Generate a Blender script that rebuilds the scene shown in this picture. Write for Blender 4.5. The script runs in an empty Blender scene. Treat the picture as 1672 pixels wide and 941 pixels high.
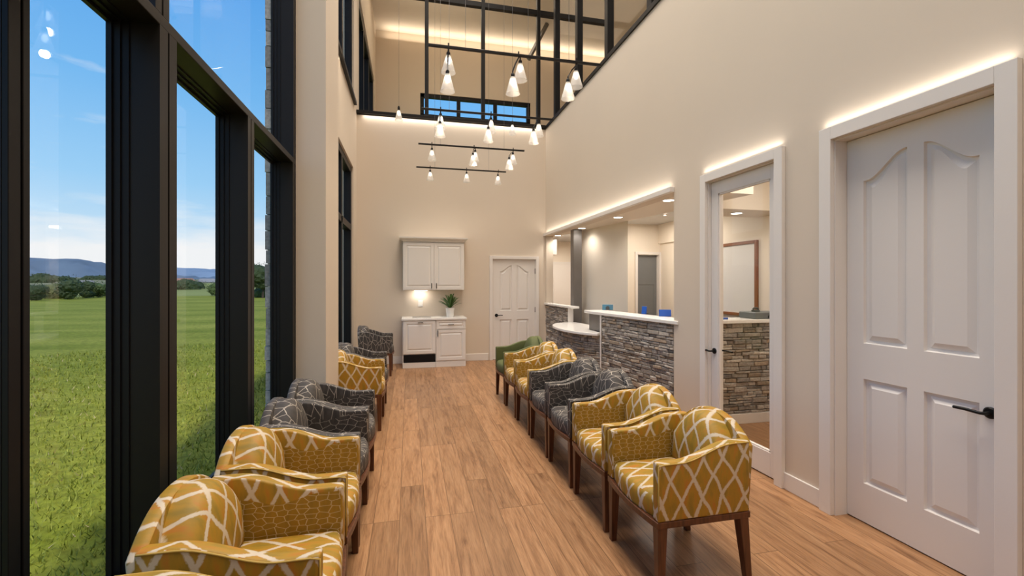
import bpy, bmesh, math, random
from mathutils import Vector, Matrix

# ------------------------------------------------------------------ camera
S = bpy.context.scene
COL = S.collection
PI = math.pi
EYE = 1.55
FPX = 729.0
cam_d = bpy.data.cameras.new('camera')
cam = bpy.data.objects.new('camera', cam_d)
COL.objects.link(cam)
cam.location = (0, 0, EYE)
cam.rotation_euler = (PI / 2, 0, -math.atan(168.0 / FPX))
cam_d.sensor_width = 36.0
cam_d.lens = FPX / 1672.0 * 36.0
cam_d.shift_y = -7.5 / 1672.0
cam_d.clip_start = 0.02
cam_d.clip_end = 4000
S.camera = cam
S.view_settings.view_transform = 'Standard'
S.view_settings.look = 'None'
S.view_settings.exposure = 0.0
S.view_settings.gamma = 1.0
S.view_settings.use_curve_mapping = False
try:
    S.cycles.use_denoising = True
    S.cycles.max_bounces = 10
    S.cycles.transparent_max_bounces = 16
    S.cycles.caustics_reflective = False
    S.cycles.caustics_refractive = False
    S.cycles.sample_clamp_indirect = 4.0
except Exception:
    pass

# ------------------------------------------------------------------ world, sun, large fill lights
WARM = (1.0, 0.83, 0.64)
NEUT = (1.0, 0.905, 0.80)

def build_world():
    w = bpy.data.worlds.new('sky')
    S.world = w
    w.use_nodes = True
    nt = w.node_tree
    nt.nodes.clear()
    N = nt.nodes.new
    L = nt.links.new
    out = N('ShaderNodeOutputWorld')
    bg = N('ShaderNodeBackground')
    tc = N('ShaderNodeTexCoord')
    sep = N('ShaderNodeSeparateXYZ')
    L(tc.outputs['Generated'], sep.inputs[0])
    ramp = N('ShaderNodeValToRGB')
    cr = ramp.color_ramp
    cr.elements[0].position = 0.0
    cr.elements[0].color = (0.70, 0.80, 0.88, 1)
    cr.elements[1].position = 0.75
    cr.elements[1].color = (0.03, 0.17, 0.55, 1)
    for p, c in ((0.07, (0.56, 0.74, 0.88)), (0.18, (0.32, 0.60, 0.88)), (0.34, (0.17, 0.46, 0.84)), (0.48, (0.11, 0.37, 0.80))):
        e = cr.elements.new(p)
        e.color = (*c, 1)
    L(sep.outputs['Z'], ramp.inputs[0])
    # clouds: stretched sideways, gathered low over the hills, with thin wisps higher up
    mp = N('ShaderNodeMapping')
    mp.inputs['Scale'].default_value = (2.2, 2.2, 11.0)
    L(tc.outputs['Generated'], mp.inputs[0])
    n1 = N('ShaderNodeTexNoise')
    n1.inputs['Scale'].default_value = 2.6
    n1.inputs['Detail'].default_value = 8
    n1.inputs['Roughness'].default_value = 0.58
    L(mp.outputs[0], n1.inputs['Vector'])
    band = N('ShaderNodeValToRGB')
    b = band.color_ramp
    b.elements[0].position = 0.0
    b.elements[0].color = (1, 1, 1, 1)
    b.elements[1].position = 0.6
    b.elements[1].color = (0.30, 0.30, 0.30, 1)
    for p, v in ((0.055, 0.98), (0.10, 0.62), (0.16, 0.40), (0.3, 0.36)):
        e = b.elements.new(p)
        e.color = (v, v, v, 1)
    L(sep.outputs['Z'], band.inputs[0])
    add = N('ShaderNodeMath')
    add.operation = 'ADD'
    L(n1.outputs['Fac'], add.inputs[0])
    L(band.outputs[0], add.inputs[1])
    mr = N('ShaderNodeMapRange')
    mr.inputs['From Min'].default_value = 0.98
    mr.inputs['From Max'].default_value = 1.42
    L(add.outputs[0], mr.inputs['Value'])
    mix = N('ShaderNodeMixRGB')
    mix.inputs['Color2'].default_value = (0.86, 0.87, 0.88, 1)
    L(mr.outputs[0], mix.inputs['Fac'])
    L(ramp.outputs[0], mix.inputs['Color1'])
    L(mix.outputs[0], bg.inputs['Color'])
    bg.inputs['Strength'].default_value = 1.15
    L(bg.outputs[0], out.inputs['Surface'])

build_world()

def sun():
    d = bpy.data.lights.new('sun', 'SUN')
    d.energy = 3.6
    d.angle = math.radians(1.5)
    d.color = (1.0, 0.93, 0.82)
    o = bpy.data.objects.new('sun', d)
    COL.objects.link(o)
    # travels along the facade (towards +Y, a little towards -X) so no sunbeam enters the hall
    v = Vector((-0.10, 0.72, -0.69))
    o.rotation_euler = v.to_track_quat('-Z', 'Y').to_euler()

sun()

def area(name, loc, sx, sy, power, color=WARM, direction=(0, 0, -1), spread=180):
    d = bpy.data.lights.new(name, 'AREA')
    d.shape = 'RECTANGLE'
    d.size = sx
    d.size_y = sy
    d.energy = power
    d.color = color
    d.spread = math.radians(spread)
    o = bpy.data.objects.new(name, d)
    COL.objects.link(o)
    o.location = loc
    dv = Vector(direction)
    up = 'Y'
    o.rotation_euler = dv.to_track_quat('-Z', up).to_euler()
    return o

def point(name, loc, power, color=WARM, r=0.02):
    d = bpy.data.lights.new(name, 'POINT')
    d.energy = power
    d.color = color
    d.shadow_soft_size = r
    o = bpy.data.objects.new(name, d)
    COL.objects.link(o)
    o.location = loc
    return o

def spot(name, loc, power, color=WARM, ang=120, blend=0.8, r=0.05, direction=(0, 0, -1)):
    d = bpy.data.lights.new(name, 'SPOT')
    d.energy = power
    d.color = color
    d.spot_size = math.radians(ang)
    d.spot_blend = blend
    d.shadow_soft_size = r
    o = bpy.data.objects.new(name, d)
    COL.objects.link(o)
    o.location = loc
    o.rotation_euler = Vector(direction).to_track_quat('-Z', 'Y').to_euler()
    return o

# fill lights added to brighten the tall hall, upper level and reception office
area('hall_fill', (0.9, 3.0, 8.9), 2.6, 11.0, 465, NEUT, spread=115)
area('upper_fill', (1.6, 11.2, 8.9), 4.0, 2.6, 60, WARM)
area('upper_side_fill', (5.0, 4.5, 8.9), 2.0, 8.0, 60, NEUT)
area('office_fill', (3.95, 6.5, 2.63), 0.6, 1.2, 25, NEUT)
area('office_entry_fill', (3.8, 3.2, 2.96), 0.9, 1.6, 28, NEUT)
area('office_rear_fill', (3.6, 9.8, 2.54), 0.8, 1.2, 36, NEUT)

# ------------------------------------------------------------------ materials
MATS = {}

def new_mat(name):
    m = bpy.data.materials.new(name)
    m.use_nodes = True
    nt = m.node_tree
    return m, nt, nt.nodes['Principled BSDF']

def pmat(name, col, rough=0.5, metal=0.0, var=0.0, vscale=8.0, bump=0.0, bscale=60.0, spec=0.5):
    if name in MATS:
        return MATS[name]
    m, nt, p = new_mat(name)
    p.inputs['Base Color'].default_value = (*col, 1)
    p.inputs['Roughness'].default_value = rough
    p.inputs['Metallic'].default_value = metal
    p.inputs['Specular IOR Level'].default_value = spec
    tc = nt.nodes.new('ShaderNodeTexCoord')
    if var > 0:
        n = nt.nodes.new('ShaderNodeTexNoise')
        n.inputs['Scale'].default_value = vscale
        n.inputs['Detail'].default_value = 4
        nt.links.new(tc.outputs['Object'], n.inputs['Vector'])
        mx = nt.nodes.new('ShaderNodeMixRGB')
        mx.inputs['Color1'].default_value = (*[c * (1 - var) for c in col], 1)
        mx.inputs['Color2'].default_value = (*[min(1, c * (1 + var)) for c in col], 1)
        nt.links.new(n.outputs['Fac'], mx.inputs['Fac'])
        nt.links.new(mx.outputs[0], p.inputs['Base Color'])
    if bump > 0:
        n2 = nt.nodes.new('ShaderNodeTexNoise')
        n2.inputs['Scale'].default_value = bscale
        n2.inputs['Detail'].default_value = 3
        nt.links.new(tc.outputs['Object'], n2.inputs['Vector'])
        b = nt.nodes.new('ShaderNodeBump')
        b.inputs['Strength'].default_value = bump
        b.inputs['Distance'].default_value = 0.01
        nt.links.new(n2.outputs['Fac'], b.inputs['Height'])
        nt.links.new(b.outputs[0], p.inputs['Normal'])
    MATS[name] = m
    return m

def emat(name, col, strength):
    m, nt, p = new_mat(name)
    p.inputs['Base Color'].default_value = (*col, 1)
    p.inputs['Emission Color'].default_value = (*col, 1)
    p.inputs['Emission Strength'].default_value = strength
    return m

def glass_mat(name, tint=(1, 1, 1), rough=0.0, ior=1.45, gain=1.0):
    m = bpy.data.materials.new(name)
    m.use_nodes = True
    nt = m.node_tree
    nt.nodes.clear()
    out = nt.nodes.new('ShaderNodeOutputMaterial')
    t = nt.nodes.new('ShaderNodeBsdfTransparent')
    t.inputs[0].default_value = (*tint, 1)
    g = nt.nodes.new('ShaderNodeBsdfGlossy')
    g.inputs['Roughness'].default_value = rough
    f = nt.nodes.new('ShaderNodeFresnel')
    f.inputs['IOR'].default_value = ior
    mu = nt.nodes.new('ShaderNodeMath')
    mu.operation = 'MULTIPLY'
    mu.inputs[1].default_value = gain
    mx = nt.nodes.new('ShaderNodeMixShader')
    nt.links.new(f.outputs[0], mu.inputs[0])
    nt.links.new(mu.outputs[0], mx.inputs[0])
    nt.links.new(t.outputs[0], mx.inputs[1])
    nt.links.new(g.outputs[0], mx.inputs[2])
    nt.links.new(mx.outputs[0], out.inputs[0])
    return m

def frosted_mat(name):
    m = bpy.data.materials.new(name)
    m.use_nodes = True
    nt = m.node_tree
    nt.nodes.clear()
    out = nt.nodes.new('ShaderNodeOutputMaterial')
    t = nt.nodes.new('ShaderNodeBsdfTransparent')
    tl = nt.nodes.new('ShaderNodeBsdfTranslucent')
    tl.inputs[0].default_value = (0.95, 0.93, 0.9, 1)
    df = nt.nodes.new('ShaderNodeBsdfDiffuse')
    df.inputs[0].default_value = (0.9, 0.9, 0.9, 1)
    m1 = nt.nodes.new('ShaderNodeMixShader')
    m1.inputs[0].default_value = 0.35
    m2 = nt.nodes.new('ShaderNodeMixShader')
    m2.inputs[0].default_value = 0.55
    nt.links.new(tl.outputs[0], m1.inputs[1])
    nt.links.new(df.outputs[0], m1.inputs[2])
    nt.links.new(t.outputs[0], m2.inputs[1])
    nt.links.new(m1.outputs[0], m2.inputs[2])
    nt.links.new(m2.outputs[0], out.inputs[0])
    return m

def wood_floor():
    m, nt, p = new_mat('oak_planks')
    N, L = nt.nodes.new, nt.links.new
    tc = N('ShaderNodeTexCoord')
    mp = N('ShaderNodeMapping')
    mp.inputs['Rotation'].default_value = (0, 0, PI / 2)
    mp.inputs['Location'].default_value = (0.37, 0.06, 0)
    L(tc.outputs['Object'], mp.inputs[0])
    br = N('ShaderNodeTexBrick')
    br.offset = 0.37
    br.offset_frequency = 3
    br.inputs['Scale'].default_value = 1.0
    br.inputs['Brick Width'].default_value = 1.32
    br.inputs['Row Height'].default_value = 0.165
    br.inputs['Mortar Size'].default_value = 0.0028
    br.inputs['Mortar Smooth'].default_value = 0.3
    br.inputs['Color1'].default_value = (0, 0, 0, 1)
    br.inputs['Color2'].default_value = (1, 1, 1, 1)
    br.inputs['Mortar'].default_value = (0.5, 0.5, 0.5, 1)
    L(mp.outputs[0], br.inputs['Vector'])
    # offset the grain per plank
    sc = N('ShaderNodeVectorMath')
    sc.operation = 'MULTIPLY_ADD'
    L(br.outputs['Color'], sc.inputs[0])
    sc.inputs[1].default_value = (7.3, 3.1, 5.0)
    L(mp.outputs[0], sc.inputs[2])
    m2 = N('ShaderNodeMapping')
    m2.inputs['Scale'].default_value = (1.1, 11.0, 1.0)
    L(sc.outputs[0], m2.inputs[0])
    g1 = N('ShaderNodeTexNoise')
    g1.inputs['Scale'].default_value = 2.2
    g1.inputs['Detail'].default_value = 7
    g1.inputs['Roughness'].default_value = 0.62
    g1.inputs['Distortion'].default_value = 0.7
    L(m2.outputs[0], g1.inputs['Vector'])
    m3 = N('ShaderNodeMapping')
    m3.inputs['Scale'].default_value = (6.0, 130.0, 1.0)
    L(sc.outputs[0], m3.inputs[0])
    g2 = N('ShaderNodeTexNoise')
    g2.inputs['Scale'].default_value = 1.4
    g2.inputs['Detail'].default_value = 3
    L(m3.outputs[0], g2.inputs['Vector'])
    ramp = N('ShaderNodeValToRGB')
    cr = ramp.color_ramp
    cr.elements[0].position = 0.30
    cr.elements[0].color = (0.21, 0.098, 0.042, 1)
    cr.elements[1].position = 0.72
    cr.elements[1].color = (0.47, 0.265, 0.132, 1)
    e = cr.elements.new(0.48)
    e.color = (0.375, 0.195, 0.090, 1)
    L(g1.outputs['Fac'], ramp.inputs[0])
    mx = N('ShaderNodeMixRGB')
    mx.blend_type = 'MULTIPLY'
    mx.inputs['Fac'].default_value = 0.45
    r2 = N('ShaderNodeMapRange')
    r2.inputs['From Min'].default_value = 0.3
    r2.inputs['From Max'].default_value = 0.6
    r2.inputs['To Min'].default_value = 0.45
    r2.inputs['To Max'].default_value = 1.1
    L(g2.outputs['Fac'], r2.inputs['Value'])
    L(ramp.outputs[0], mx.inputs['Color1'])
    L(r2.outputs[0], mx.inputs['Color2'])
    hs = N('ShaderNodeMixRGB')
    hs.blend_type = 'MULTIPLY'
    hs.inputs['Fac'].default_value = 1.0
    r3 = N('ShaderNodeMapRange')
    r3.inputs['To Min'].default_value = 0.80
    r3.inputs['To Max'].default_value = 1.1
    L(br.outputs['Color'], r3.inputs['Value'])
    L(mx.outputs[0], hs.inputs['Color1'])
    L(r3.outputs[0], hs.inputs['Color2'])
    dk = N('ShaderNodeMixRGB')
    dk.inputs['Color2'].default_value = (0.16, 0.08, 0.035, 1)
    f = N('ShaderNodeMath')
    f.operation = 'MULTIPLY'
    f.inputs[1].default_value = 0.9
    L(br.outputs['Fac'], f.inputs[0])
    L(f.outputs[0], dk.inputs['Fac'])
    L(hs.outputs[0], dk.inputs['Color1'])
    L(dk.outputs[0], p.inputs['Base Color'])
    p.inputs['Roughness'].default_value = 0.38
    p.inputs['Specular IOR Level'].default_value = 0.35
    b = N('ShaderNodeBump')
    b.inputs['Strength'].default_value = 0.12
    b.inputs['Distance'].default_value = 0.002
    L(g2.outputs['Fac'], b.inputs['Height'])
    L(b.outputs[0], p.inputs['Normal'])
    return m

def dark_wood():
    m, nt, p = new_mat('walnut')
    N, L = nt.nodes.new, nt.links.new
    tc = N('ShaderNodeTexCoord')
    mp = N('ShaderNodeMapping')
    mp.inputs['Scale'].default_value = (30, 30, 3)
    L(tc.outputs['Object'], mp.inputs[0])
    n = N('ShaderNodeTexNoise')
    n.inputs['Scale'].default_value = 2
    n.inputs['Detail'].default_value = 5
    L(mp.outputs[0], n.inputs['Vector'])
    r = N('ShaderNodeValToRGB')
    r.color_ramp.elements[0].color = (0.055, 0.018, 0.007, 1)
    r.color_ramp.elements[0].position = 0.3
    r.color_ramp.elements[1].color = (0.135, 0.046, 0.017, 1)
    r.color_ramp.elements[1].position = 0.7
    L(n.outputs['Fac'], r.inputs[0])
    L(r.outputs[0], p.inputs['Base Color'])
    p.inputs['Roughness'].default_value = 0.35
    return m

def fabric(name, base, alt, line, cell, width, randomness, rot, stretch, mix2=None, soft=0.5, noise_amt=0.02):
    """Woven upholstery: pale lines along the borders of an irregular cell lattice (uv in metres)."""
    m, nt, p = new_mat(name)
    N, L = nt.nodes.new, nt.links.new
    uv = N('ShaderNodeUVMap')
    # ikat edge wobble
    nz = N('ShaderNodeTexNoise')
    nz.inputs['Scale'].default_value = 90
    nz.inputs['Detail'].default_value = 2
    L(uv.outputs[0], nz.inputs['Vector'])
    sb = N('ShaderNodeVectorMath')
    sb.operation = 'SUBTRACT'
    sb.inputs[1].default_value = (0.5, 0.5, 0.5)
    L(nz.outputs['Color'], sb.inputs[0])
    ma = N('ShaderNodeVectorMath')
    ma.operation = 'MULTIPLY_ADD'
    ma.inputs[1].default_value = (noise_amt * 0.4, noise_amt, 0)
    L(sb.outputs[0], ma.inputs[0])
    L(uv.outputs[0], ma.inputs[2])
    st = N('ShaderNodeMapping')
    st.inputs['Scale'].default_value = (stretch[0], stretch[1], 0)
    L(ma.outputs[0], st.inputs[0])
    ro = N('ShaderNodeMapping')
    ro.inputs['Rotation'].default_value = (0, 0, rot)
    L(st.outputs[0], ro.inputs[0])
    vo = N('ShaderNodeTexVoronoi')
    vo.voronoi_dimensions = '2D'
    vo.feature = 'DISTANCE_TO_EDGE'
    vo.inputs['Scale'].default_value = 1.0 / cell
    vo.inputs['Randomness'].default_value = randomness
    L(ro.outputs[0], vo.inputs['Vector'])
    mr = N('ShaderNodeMapRange')
    mr.inputs['From Min'].default_value = width * (1 - soft)
    mr.inputs['From Max'].default_value = width * (1 + soft)
    mr.inputs['To Min'].default_value = 1.0
    mr.inputs['To Max'].default_value = 0.0
    L(vo.outputs['Distance'], mr.inputs['Value'])
    fac = mr.outputs[0]
    if mix2:
        c2, w2, r2, st2 = mix2
        s2 = N('ShaderNodeMapping')
        s2.inputs['Scale'].default_value = (st2[0], st2[1], 0)
        s2.inputs['Location'].default_value = (0.31, 0.17, 0)
        L(ma.outputs[0], s2.inputs[0])
        v2 = N('ShaderNodeTexVoronoi')
        v2.voronoi_dimensions = '2D'
        v2.feature = 'DISTANCE_TO_EDGE'
        v2.inputs['Scale'].default_value = 1.0 / c2
        v2.inputs['Randomness'].default_value = r2
        L(s2.outputs[0], v2.inputs['Vector'])
        q = N('ShaderNodeMapRange')
        q.inputs['From Min'].default_value = w2 * 0.6
        q.inputs['From Max'].default_value = w2 * 1.4
        q.inputs['To Min'].default_value = 1.0
        q.inputs['To Max'].default_value = 0.0
        L(v2.outputs['Distance'], q.inputs['Value'])
        mxm = N('ShaderNodeMath')
        mxm.operation = 'MAXIMUM'
        L(fac, mxm.inputs[0])
        L(q.outputs[0], mxm.inputs[1])
        fac = mxm.outputs[0]
    # dye variation, streaky upwards
    sv = N('ShaderNodeMapping')
    sv.inputs['Scale'].default_value = (26, 9, 1)
    L(uv.outputs[0], sv.inputs[0])
    nv = N('ShaderNodeTexNoise')
    nv.inputs['Scale'].default_value = 1.3
    nv.inputs['Detail'].default_value = 3
    L(sv.outputs[0], nv.inputs['Vector'])
    rp = N('ShaderNodeValToRGB')
    cr = rp.color_ramp
    cr.elements[0].position = 0.3
    cr.elements[0].color = (*alt[0], 1)
    cr.elements[1].position = 0.72
    cr.elements[1].color = (*alt[1], 1)
    e = cr.elements.new(0.5)
    e.color = (*base, 1)
    L(nv.outputs['Fac'], rp.inputs[0])
    mx = N('ShaderNodeMixRGB')
    mx.inputs['Color2'].default_value = (*line, 1)
    L(fac, mx.inputs['Fac'])
    L(rp.outputs[0], mx.inputs['Color1'])
    L(mx.outputs[0], p.inputs['Base Color'])
    p.inputs['Roughness'].default_value = 0.62
    p.inputs['Specular IOR Level'].default_value = 0.35
    w = N('ShaderNodeTexNoise')
    w.inputs['Scale'].default_value = 700
    L(uv.outputs[0], w.inputs['Vector'])
    b = N('ShaderNodeBump')
    b.inputs['Strength'].default_value = 0.15
    b.inputs['Distance'].default_value = 0.002
    L(w.outputs['Fac'], b.inputs['Height'])
    L(b.outputs[0], p.inputs['Normal'])
    return m

def lattice(name, base, alt, line, pitch, width, wander, jag):
    """Ikat lattice: two families of wandering diagonal lines crossing into tall irregular diamonds (uv in metres)."""
    m, nt, p = new_mat(name)
    N, L = nt.nodes.new, nt.links.new
    uv = N('ShaderNodeUVMap')
    def noise_off(src, scale, detail, amt):
        n = N('ShaderNodeTexNoise')
        n.inputs['Scale'].default_value = scale
        n.inputs['Detail'].default_value = detail
        L(uv.outputs[0], n.inputs['Vector'])
        sb = N('ShaderNodeVectorMath')
        sb.operation = 'SUBTRACT'
        sb.inputs[1].default_value = (0.5, 0.5, 0.5)
        L(n.outputs['Color'], sb.inputs[0])
        ma = N('ShaderNodeVectorMath')
        ma.operation = 'MULTIPLY_ADD'
        ma.inputs[1].default_value = (*amt, 0)
        L(sb.outputs[0], ma.inputs[0])
        L(src, ma.inputs[2])
        return ma.outputs[0]
    q = noise_off(uv.outputs[0], 4.5, 1, (wander * 2.2, wander * 2.2))
    q = noise_off(q, 110, 2, (jag * 0.5, jag * 2.6))
    sep = N('ShaderNodeSeparateXYZ')
    L(q, sep.inputs[0])
    def mth(op, a, b=None, c=None):
        n = N('ShaderNodeMath')
        n.operation = op
        for i, v in enumerate((a, b, c)):
            if v is None: continue
            if isinstance(v, (int, float)): n.inputs[i].default_value = v
            else: L(v, n.inputs[i])
        return n.outputs[0]
    nrm = 1.0 / math.sqrt((1 / pitch[0]) ** 2 + (1 / pitch[1]) ** 2)
    ds = []
    for sg, ph in ((1, 0.21), (-1, 0.63)):
        t = mth('ADD', mth('MULTIPLY', sep.outputs['X'], 1 / pitch[0]), mth('MULTIPLY', sep.outputs['Y'], sg / pitch[1]))
        t = mth('FRACT', mth('ADD', t, 40 + ph))
        ds.append(mth('MULTIPLY', mth('ABSOLUTE', mth('SUBTRACT', t, 0.5)), nrm))
    d = mth('MINIMUM', ds[0], ds[1])
    mr = N('ShaderNodeMapRange')
    mr.inputs['From Min'].default_value = width * 0.45
    mr.inputs['From Max'].default_value = width * 0.8
    mr.inputs['To Min'].default_value = 1.0
    mr.inputs['To Max'].default_value = 0.0
    L(d, mr.inputs['Value'])
    sv = N('ShaderNodeMapping')
    sv.inputs['Scale'].default_value = (26, 7, 1)
    L(uv.outputs[0], sv.inputs[0])
    nv = N('ShaderNodeTexNoise')
    nv.inputs['Scale'].default_value = 1.2
    nv.inputs['Detail'].default_value = 4
    L(sv.outputs[0], nv.inputs['Vector'])
    rp = N('ShaderNodeValToRGB')
    cr = rp.color_ramp
    cr.elements[0].position = 0.32
    cr.elements[0].color = (*alt[0], 1)
    cr.elements[1].position = 0.70
    cr.elements[1].color = (*alt[1], 1)
    e = cr.elements.new(0.52)
    e.color = (*base, 1)
    L(nv.outputs['Fac'], rp.inputs[0])
    mx = N('ShaderNodeMixRGB')
    mx.inputs['Color2'].default_value = (*line, 1)
    L(mr.outputs[0], mx.inputs['Fac'])
    L(rp.outputs[0], mx.inputs['Color1'])
    L(mx.outputs[0], p.inputs['Base Color'])
    p.inputs['Roughness'].default_value = 0.55
    p.inputs['Specular IOR Level'].default_value = 0.4
    w = N('ShaderNodeTexNoise')
    w.inputs['Scale'].default_value = 700
    L(uv.outputs[0], w.inputs['Vector'])
    b = N('ShaderNodeBump')
    b.inputs['Strength'].default_value = 0.12
    b.inputs['Distance'].default_value = 0.002
    L(w.outputs['Fac'], b.inputs['Height'])
    L(b.outputs[0], p.inputs['Normal'])
    return m

def attr_mat(name, rough=0.8, bump=0.4, bscale=40):
    m, nt, p = new_mat(name)
    N, L = nt.nodes.new, nt.links.new
    a = N('ShaderNodeAttribute')
    a.attribute_name = 'tone'
    tc = N('ShaderNodeTexCoord')
    n = N('ShaderNodeTexNoise')
    n.inputs['Scale'].default_value = bscale
    n.inputs['Detail'].default_value = 5
    L(tc.outputs['Object'], n.inputs['Vector'])
    r = N('ShaderNodeMapRange')
    r.inputs['From Min'].default_value = 0.3
    r.inputs['From Max'].default_value = 0.7
    r.inputs['To Min'].default_value = 0.72
    r.inputs['To Max'].default_value = 1.2
    L(n.outputs['Fac'], r.inputs['Value'])
    mx = N('ShaderNodeMixRGB')
    mx.blend_type = 'MULTIPLY'
    mx.inputs['Fac'].default_value = 1
    L(a.outputs['Color'], mx.inputs['Color1'])
    L(r.outputs[0], mx.inputs['Color2'])
    L(mx.outputs[0], p.inputs['Base Color'])
    p.inputs['Roughness'].default_value = rough
    b = N('ShaderNodeBump')
    b.inputs['Strength'].default_value = bump
    b.inputs['Distance'].default_value = 0.01
    L(n.outputs['Fac'], b.inputs['Height'])
    L(b.outputs[0], p.inputs['Normal'])
    return m

def lawn_mat():
    m, nt, p = new_mat('lawn')
    N, L = nt.nodes.new, nt.links.new
    tc = N('ShaderNodeTexCoord')
    n1 = N('ShaderNodeTexNoise')
    n1.inputs['Scale'].default_value = 0.22
    n1.inputs['Detail'].default_value = 6
    n1.inputs['Roughness'].default_value = 0.65
    mp = N('ShaderNodeMapping')
    mp.inputs['Rotation'].default_value = (0, 0, 0.35)
    mp.inputs['Scale'].default_value = (0.7, 2.2, 1)
    L(tc.outputs['Object'], mp.inputs[0])
    L(mp.outputs[0], n1.inputs['Vector'])
    n2 = N('ShaderNodeTexNoise')
    n2.inputs['Scale'].default_value = 9
    n2.inputs['Detail'].default_value = 8
    n2.inputs['Roughness'].default_value = 0.75
    L(tc.outputs['Object'], n2.inputs['Vector'])
    r1 = N('ShaderNodeValToRGB')
    r1.color_ramp.elements[0].position = 0.33
    r1.color_ramp.elements[0].color = (0.16, 0.20, 0.016, 1)
    r1.color_ramp.elements[1].position = 0.68
    r1.color_ramp.elements[1].color = (0.34, 0.345, 0.055, 1)
    L(n1.outputs['Fac'], r1.inputs[0])
    r2 = N('ShaderNodeMapRange')
    r2.inputs['From Min'].default_value = 0.3
    r2.inputs['From Max'].default_value = 0.7
    r2.inputs['To Min'].default_value = 0.45
    r2.inputs['To Max'].default_value = 1.35
    L(n2.outputs['Fac'], r2.inputs['Value'])
    mx = N('ShaderNodeMixRGB')
    mx.blend_type = 'MULTIPLY'
    mx.inputs['Fac'].default_value = 1
    L(r1.outputs[0], mx.inputs['Color1'])
    L(r2.outputs[0], mx.inputs['Color2'])
    L(mx.outputs[0], p.inputs['Base Color'])
    p.inputs['Roughness'].default_value = 0.9
    p.inputs['Specular IOR Level'].default_value = 0.1
    return m

M = {}
M['wall'] = pmat('beige_paint', (0.665, 0.575, 0.47), 0.75, var=0.03, vscale=1.2, bump=0.03, bscale=180)
M['officewall'] = pmat('cream_paint', (0.80, 0.72, 0.61), 0.75, var=0.03, vscale=1.2)
M['ceil'] = pmat('ceiling_paint', (0.66, 0.59, 0.50), 0.85, var=0.02, vscale=2)
M['tile'] = pmat('ceiling_tile', (0.55, 0.53, 0.5), 0.9, var=0.08, vscale=6)
M['white'] = pmat('white_satin_paint', (0.77, 0.73, 0.685), 0.38, var=0.02, vscale=3, bump=0.02, bscale=90)
M['cab'] = pmat('white_cabinet_lacquer', (0.78, 0.74, 0.69), 0.35, var=0.02, vscale=4)
M['quartz'] = pmat('white_quartz', (0.82, 0.80, 0.76), 0.22, var=0.03, vscale=40)
M['black'] = pmat('black_aluminium', (0.006, 0.006, 0.007), 0.45, var=0.1, vscale=2, spec=0.22)
M['bronze'] = pmat('dark_bronze_aluminium', (0.010, 0.0085, 0.0075), 0.45, var=0.08, vscale=2, spec=0.25)
M['blackmetal'] = pmat('black_hardware', (0.012, 0.012, 0.012), 0.35, metal=0.6, var=0.1, vscale=20)
M['steel'] = pmat('brushed_grey_steel', (0.22, 0.21, 0.205), 0.4, metal=0.75, var=0.12, vscale=5)
M['nickel'] = pmat('pewter_pulls', (0.10, 0.085, 0.07), 0.4, metal=0.8, var=0.1, vscale=30)
M['greydoor'] = pmat('grey_door_paint', (0.17, 0.175, 0.175), 0.45, var=0.08, vscale=3)
M['glass'] = glass_mat('window_glass', (0.985, 0.99, 0.992), gain=0.08)
M['iglass'] = glass_mat('partition_glass', (0.99, 0.99, 0.985), gain=0.05)
M['shade'] = frosted_mat('ribbed_glass')
M['bulb'] = emat('lamp_bulb', (1.0, 0.90, 0.74), 6)
M['disc'] = emat('downlight_lens', (1.0, 0.93, 0.82), 9)
M['floor'] = wood_floor()
M['walnut'] = dark_wood()
M['stone'] = attr_mat('ledge_stone', 0.85, 0.5, 45)
M['mortar'] = pmat('stone_mortar', (0.07, 0.06, 0.05), 0.95, var=0.2, vscale=20)
YB, YA = (0.40, 0.225, 0.019), ((0.28, 0.185, 0.022), (0.47, 0.18, 0.021))
CREAM = (0.62, 0.53, 0.40)
GB, GA = (0.060, 0.052, 0.047), ((0.045, 0.040, 0.037), (0.080, 0.069, 0.060))
M['y_ikat'] = lattice('mustard_ikat', YB, YA, CREAM, (0.118, 0.215), 0.0125, 0.034, 0.007)
M['y_geo'] = fabric('mustard_geometric', (0.33, 0.19, 0.018), ((0.28, 0.165, 0.018), (0.38, 0.21, 0.018)), (0.58, 0.45, 0.25), 0.032, 0.038, 0.6, 0, (0.75, 1.35), soft=0.5, noise_amt=0.0)
M['g_ikat'] = fabric('charcoal_linework', GB, GA, (0.44, 0.39, 0.32), 0.105, 0.021, 1.0, 0.35, (1.45, 0.8), mix2=(0.15, 0.014, 1.0, (1.5, 0.7)), soft=0.4, noise_amt=0.008)
M['g_geo'] = fabric('charcoal_tangle', GB, GA, (0.36, 0.325, 0.27), 0.050, 0.034, 1.0, 0.2, (0.8, 1.3), soft=0.5, noise_amt=0.012)
M['green'] = pmat('moss_green_weave', (0.105, 0.120, 0.036), 0.7, var=0.18, vscale=14, bump=0.1, bscale=400)
M['y_welt'] = pmat('mustard_welt', (0.46, 0.30, 0.06), 0.6, var=0.3, vscale=30)
M['g_welt'] = pmat('charcoal_welt', (0.13, 0.12, 0.105), 0.6, var=0.35, vscale=30)
M['green_welt'] = pmat('moss_green_welt', (0.11, 0.125, 0.04), 0.7, var=0.1, vscale=30)

# ------------------------------------------------------------------ helpers
def tag(o, label=None, cat=None, group=None, kind=None):
    if label: o['label'] = label
    if cat: o['category'] = cat
    if group: o['group'] = group
    if kind: o['kind'] = kind
    return o

def empty(name, loc=(0, 0, 0), rz=0.0, parent=None):
    o = bpy.data.objects.new(name, None)
    COL.objects.link(o)
    o.location = loc
    o.rotation_euler = (0, 0, rz)
    o.empty_display_size = 0.05
    if parent: o.parent = parent
    return o

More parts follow.
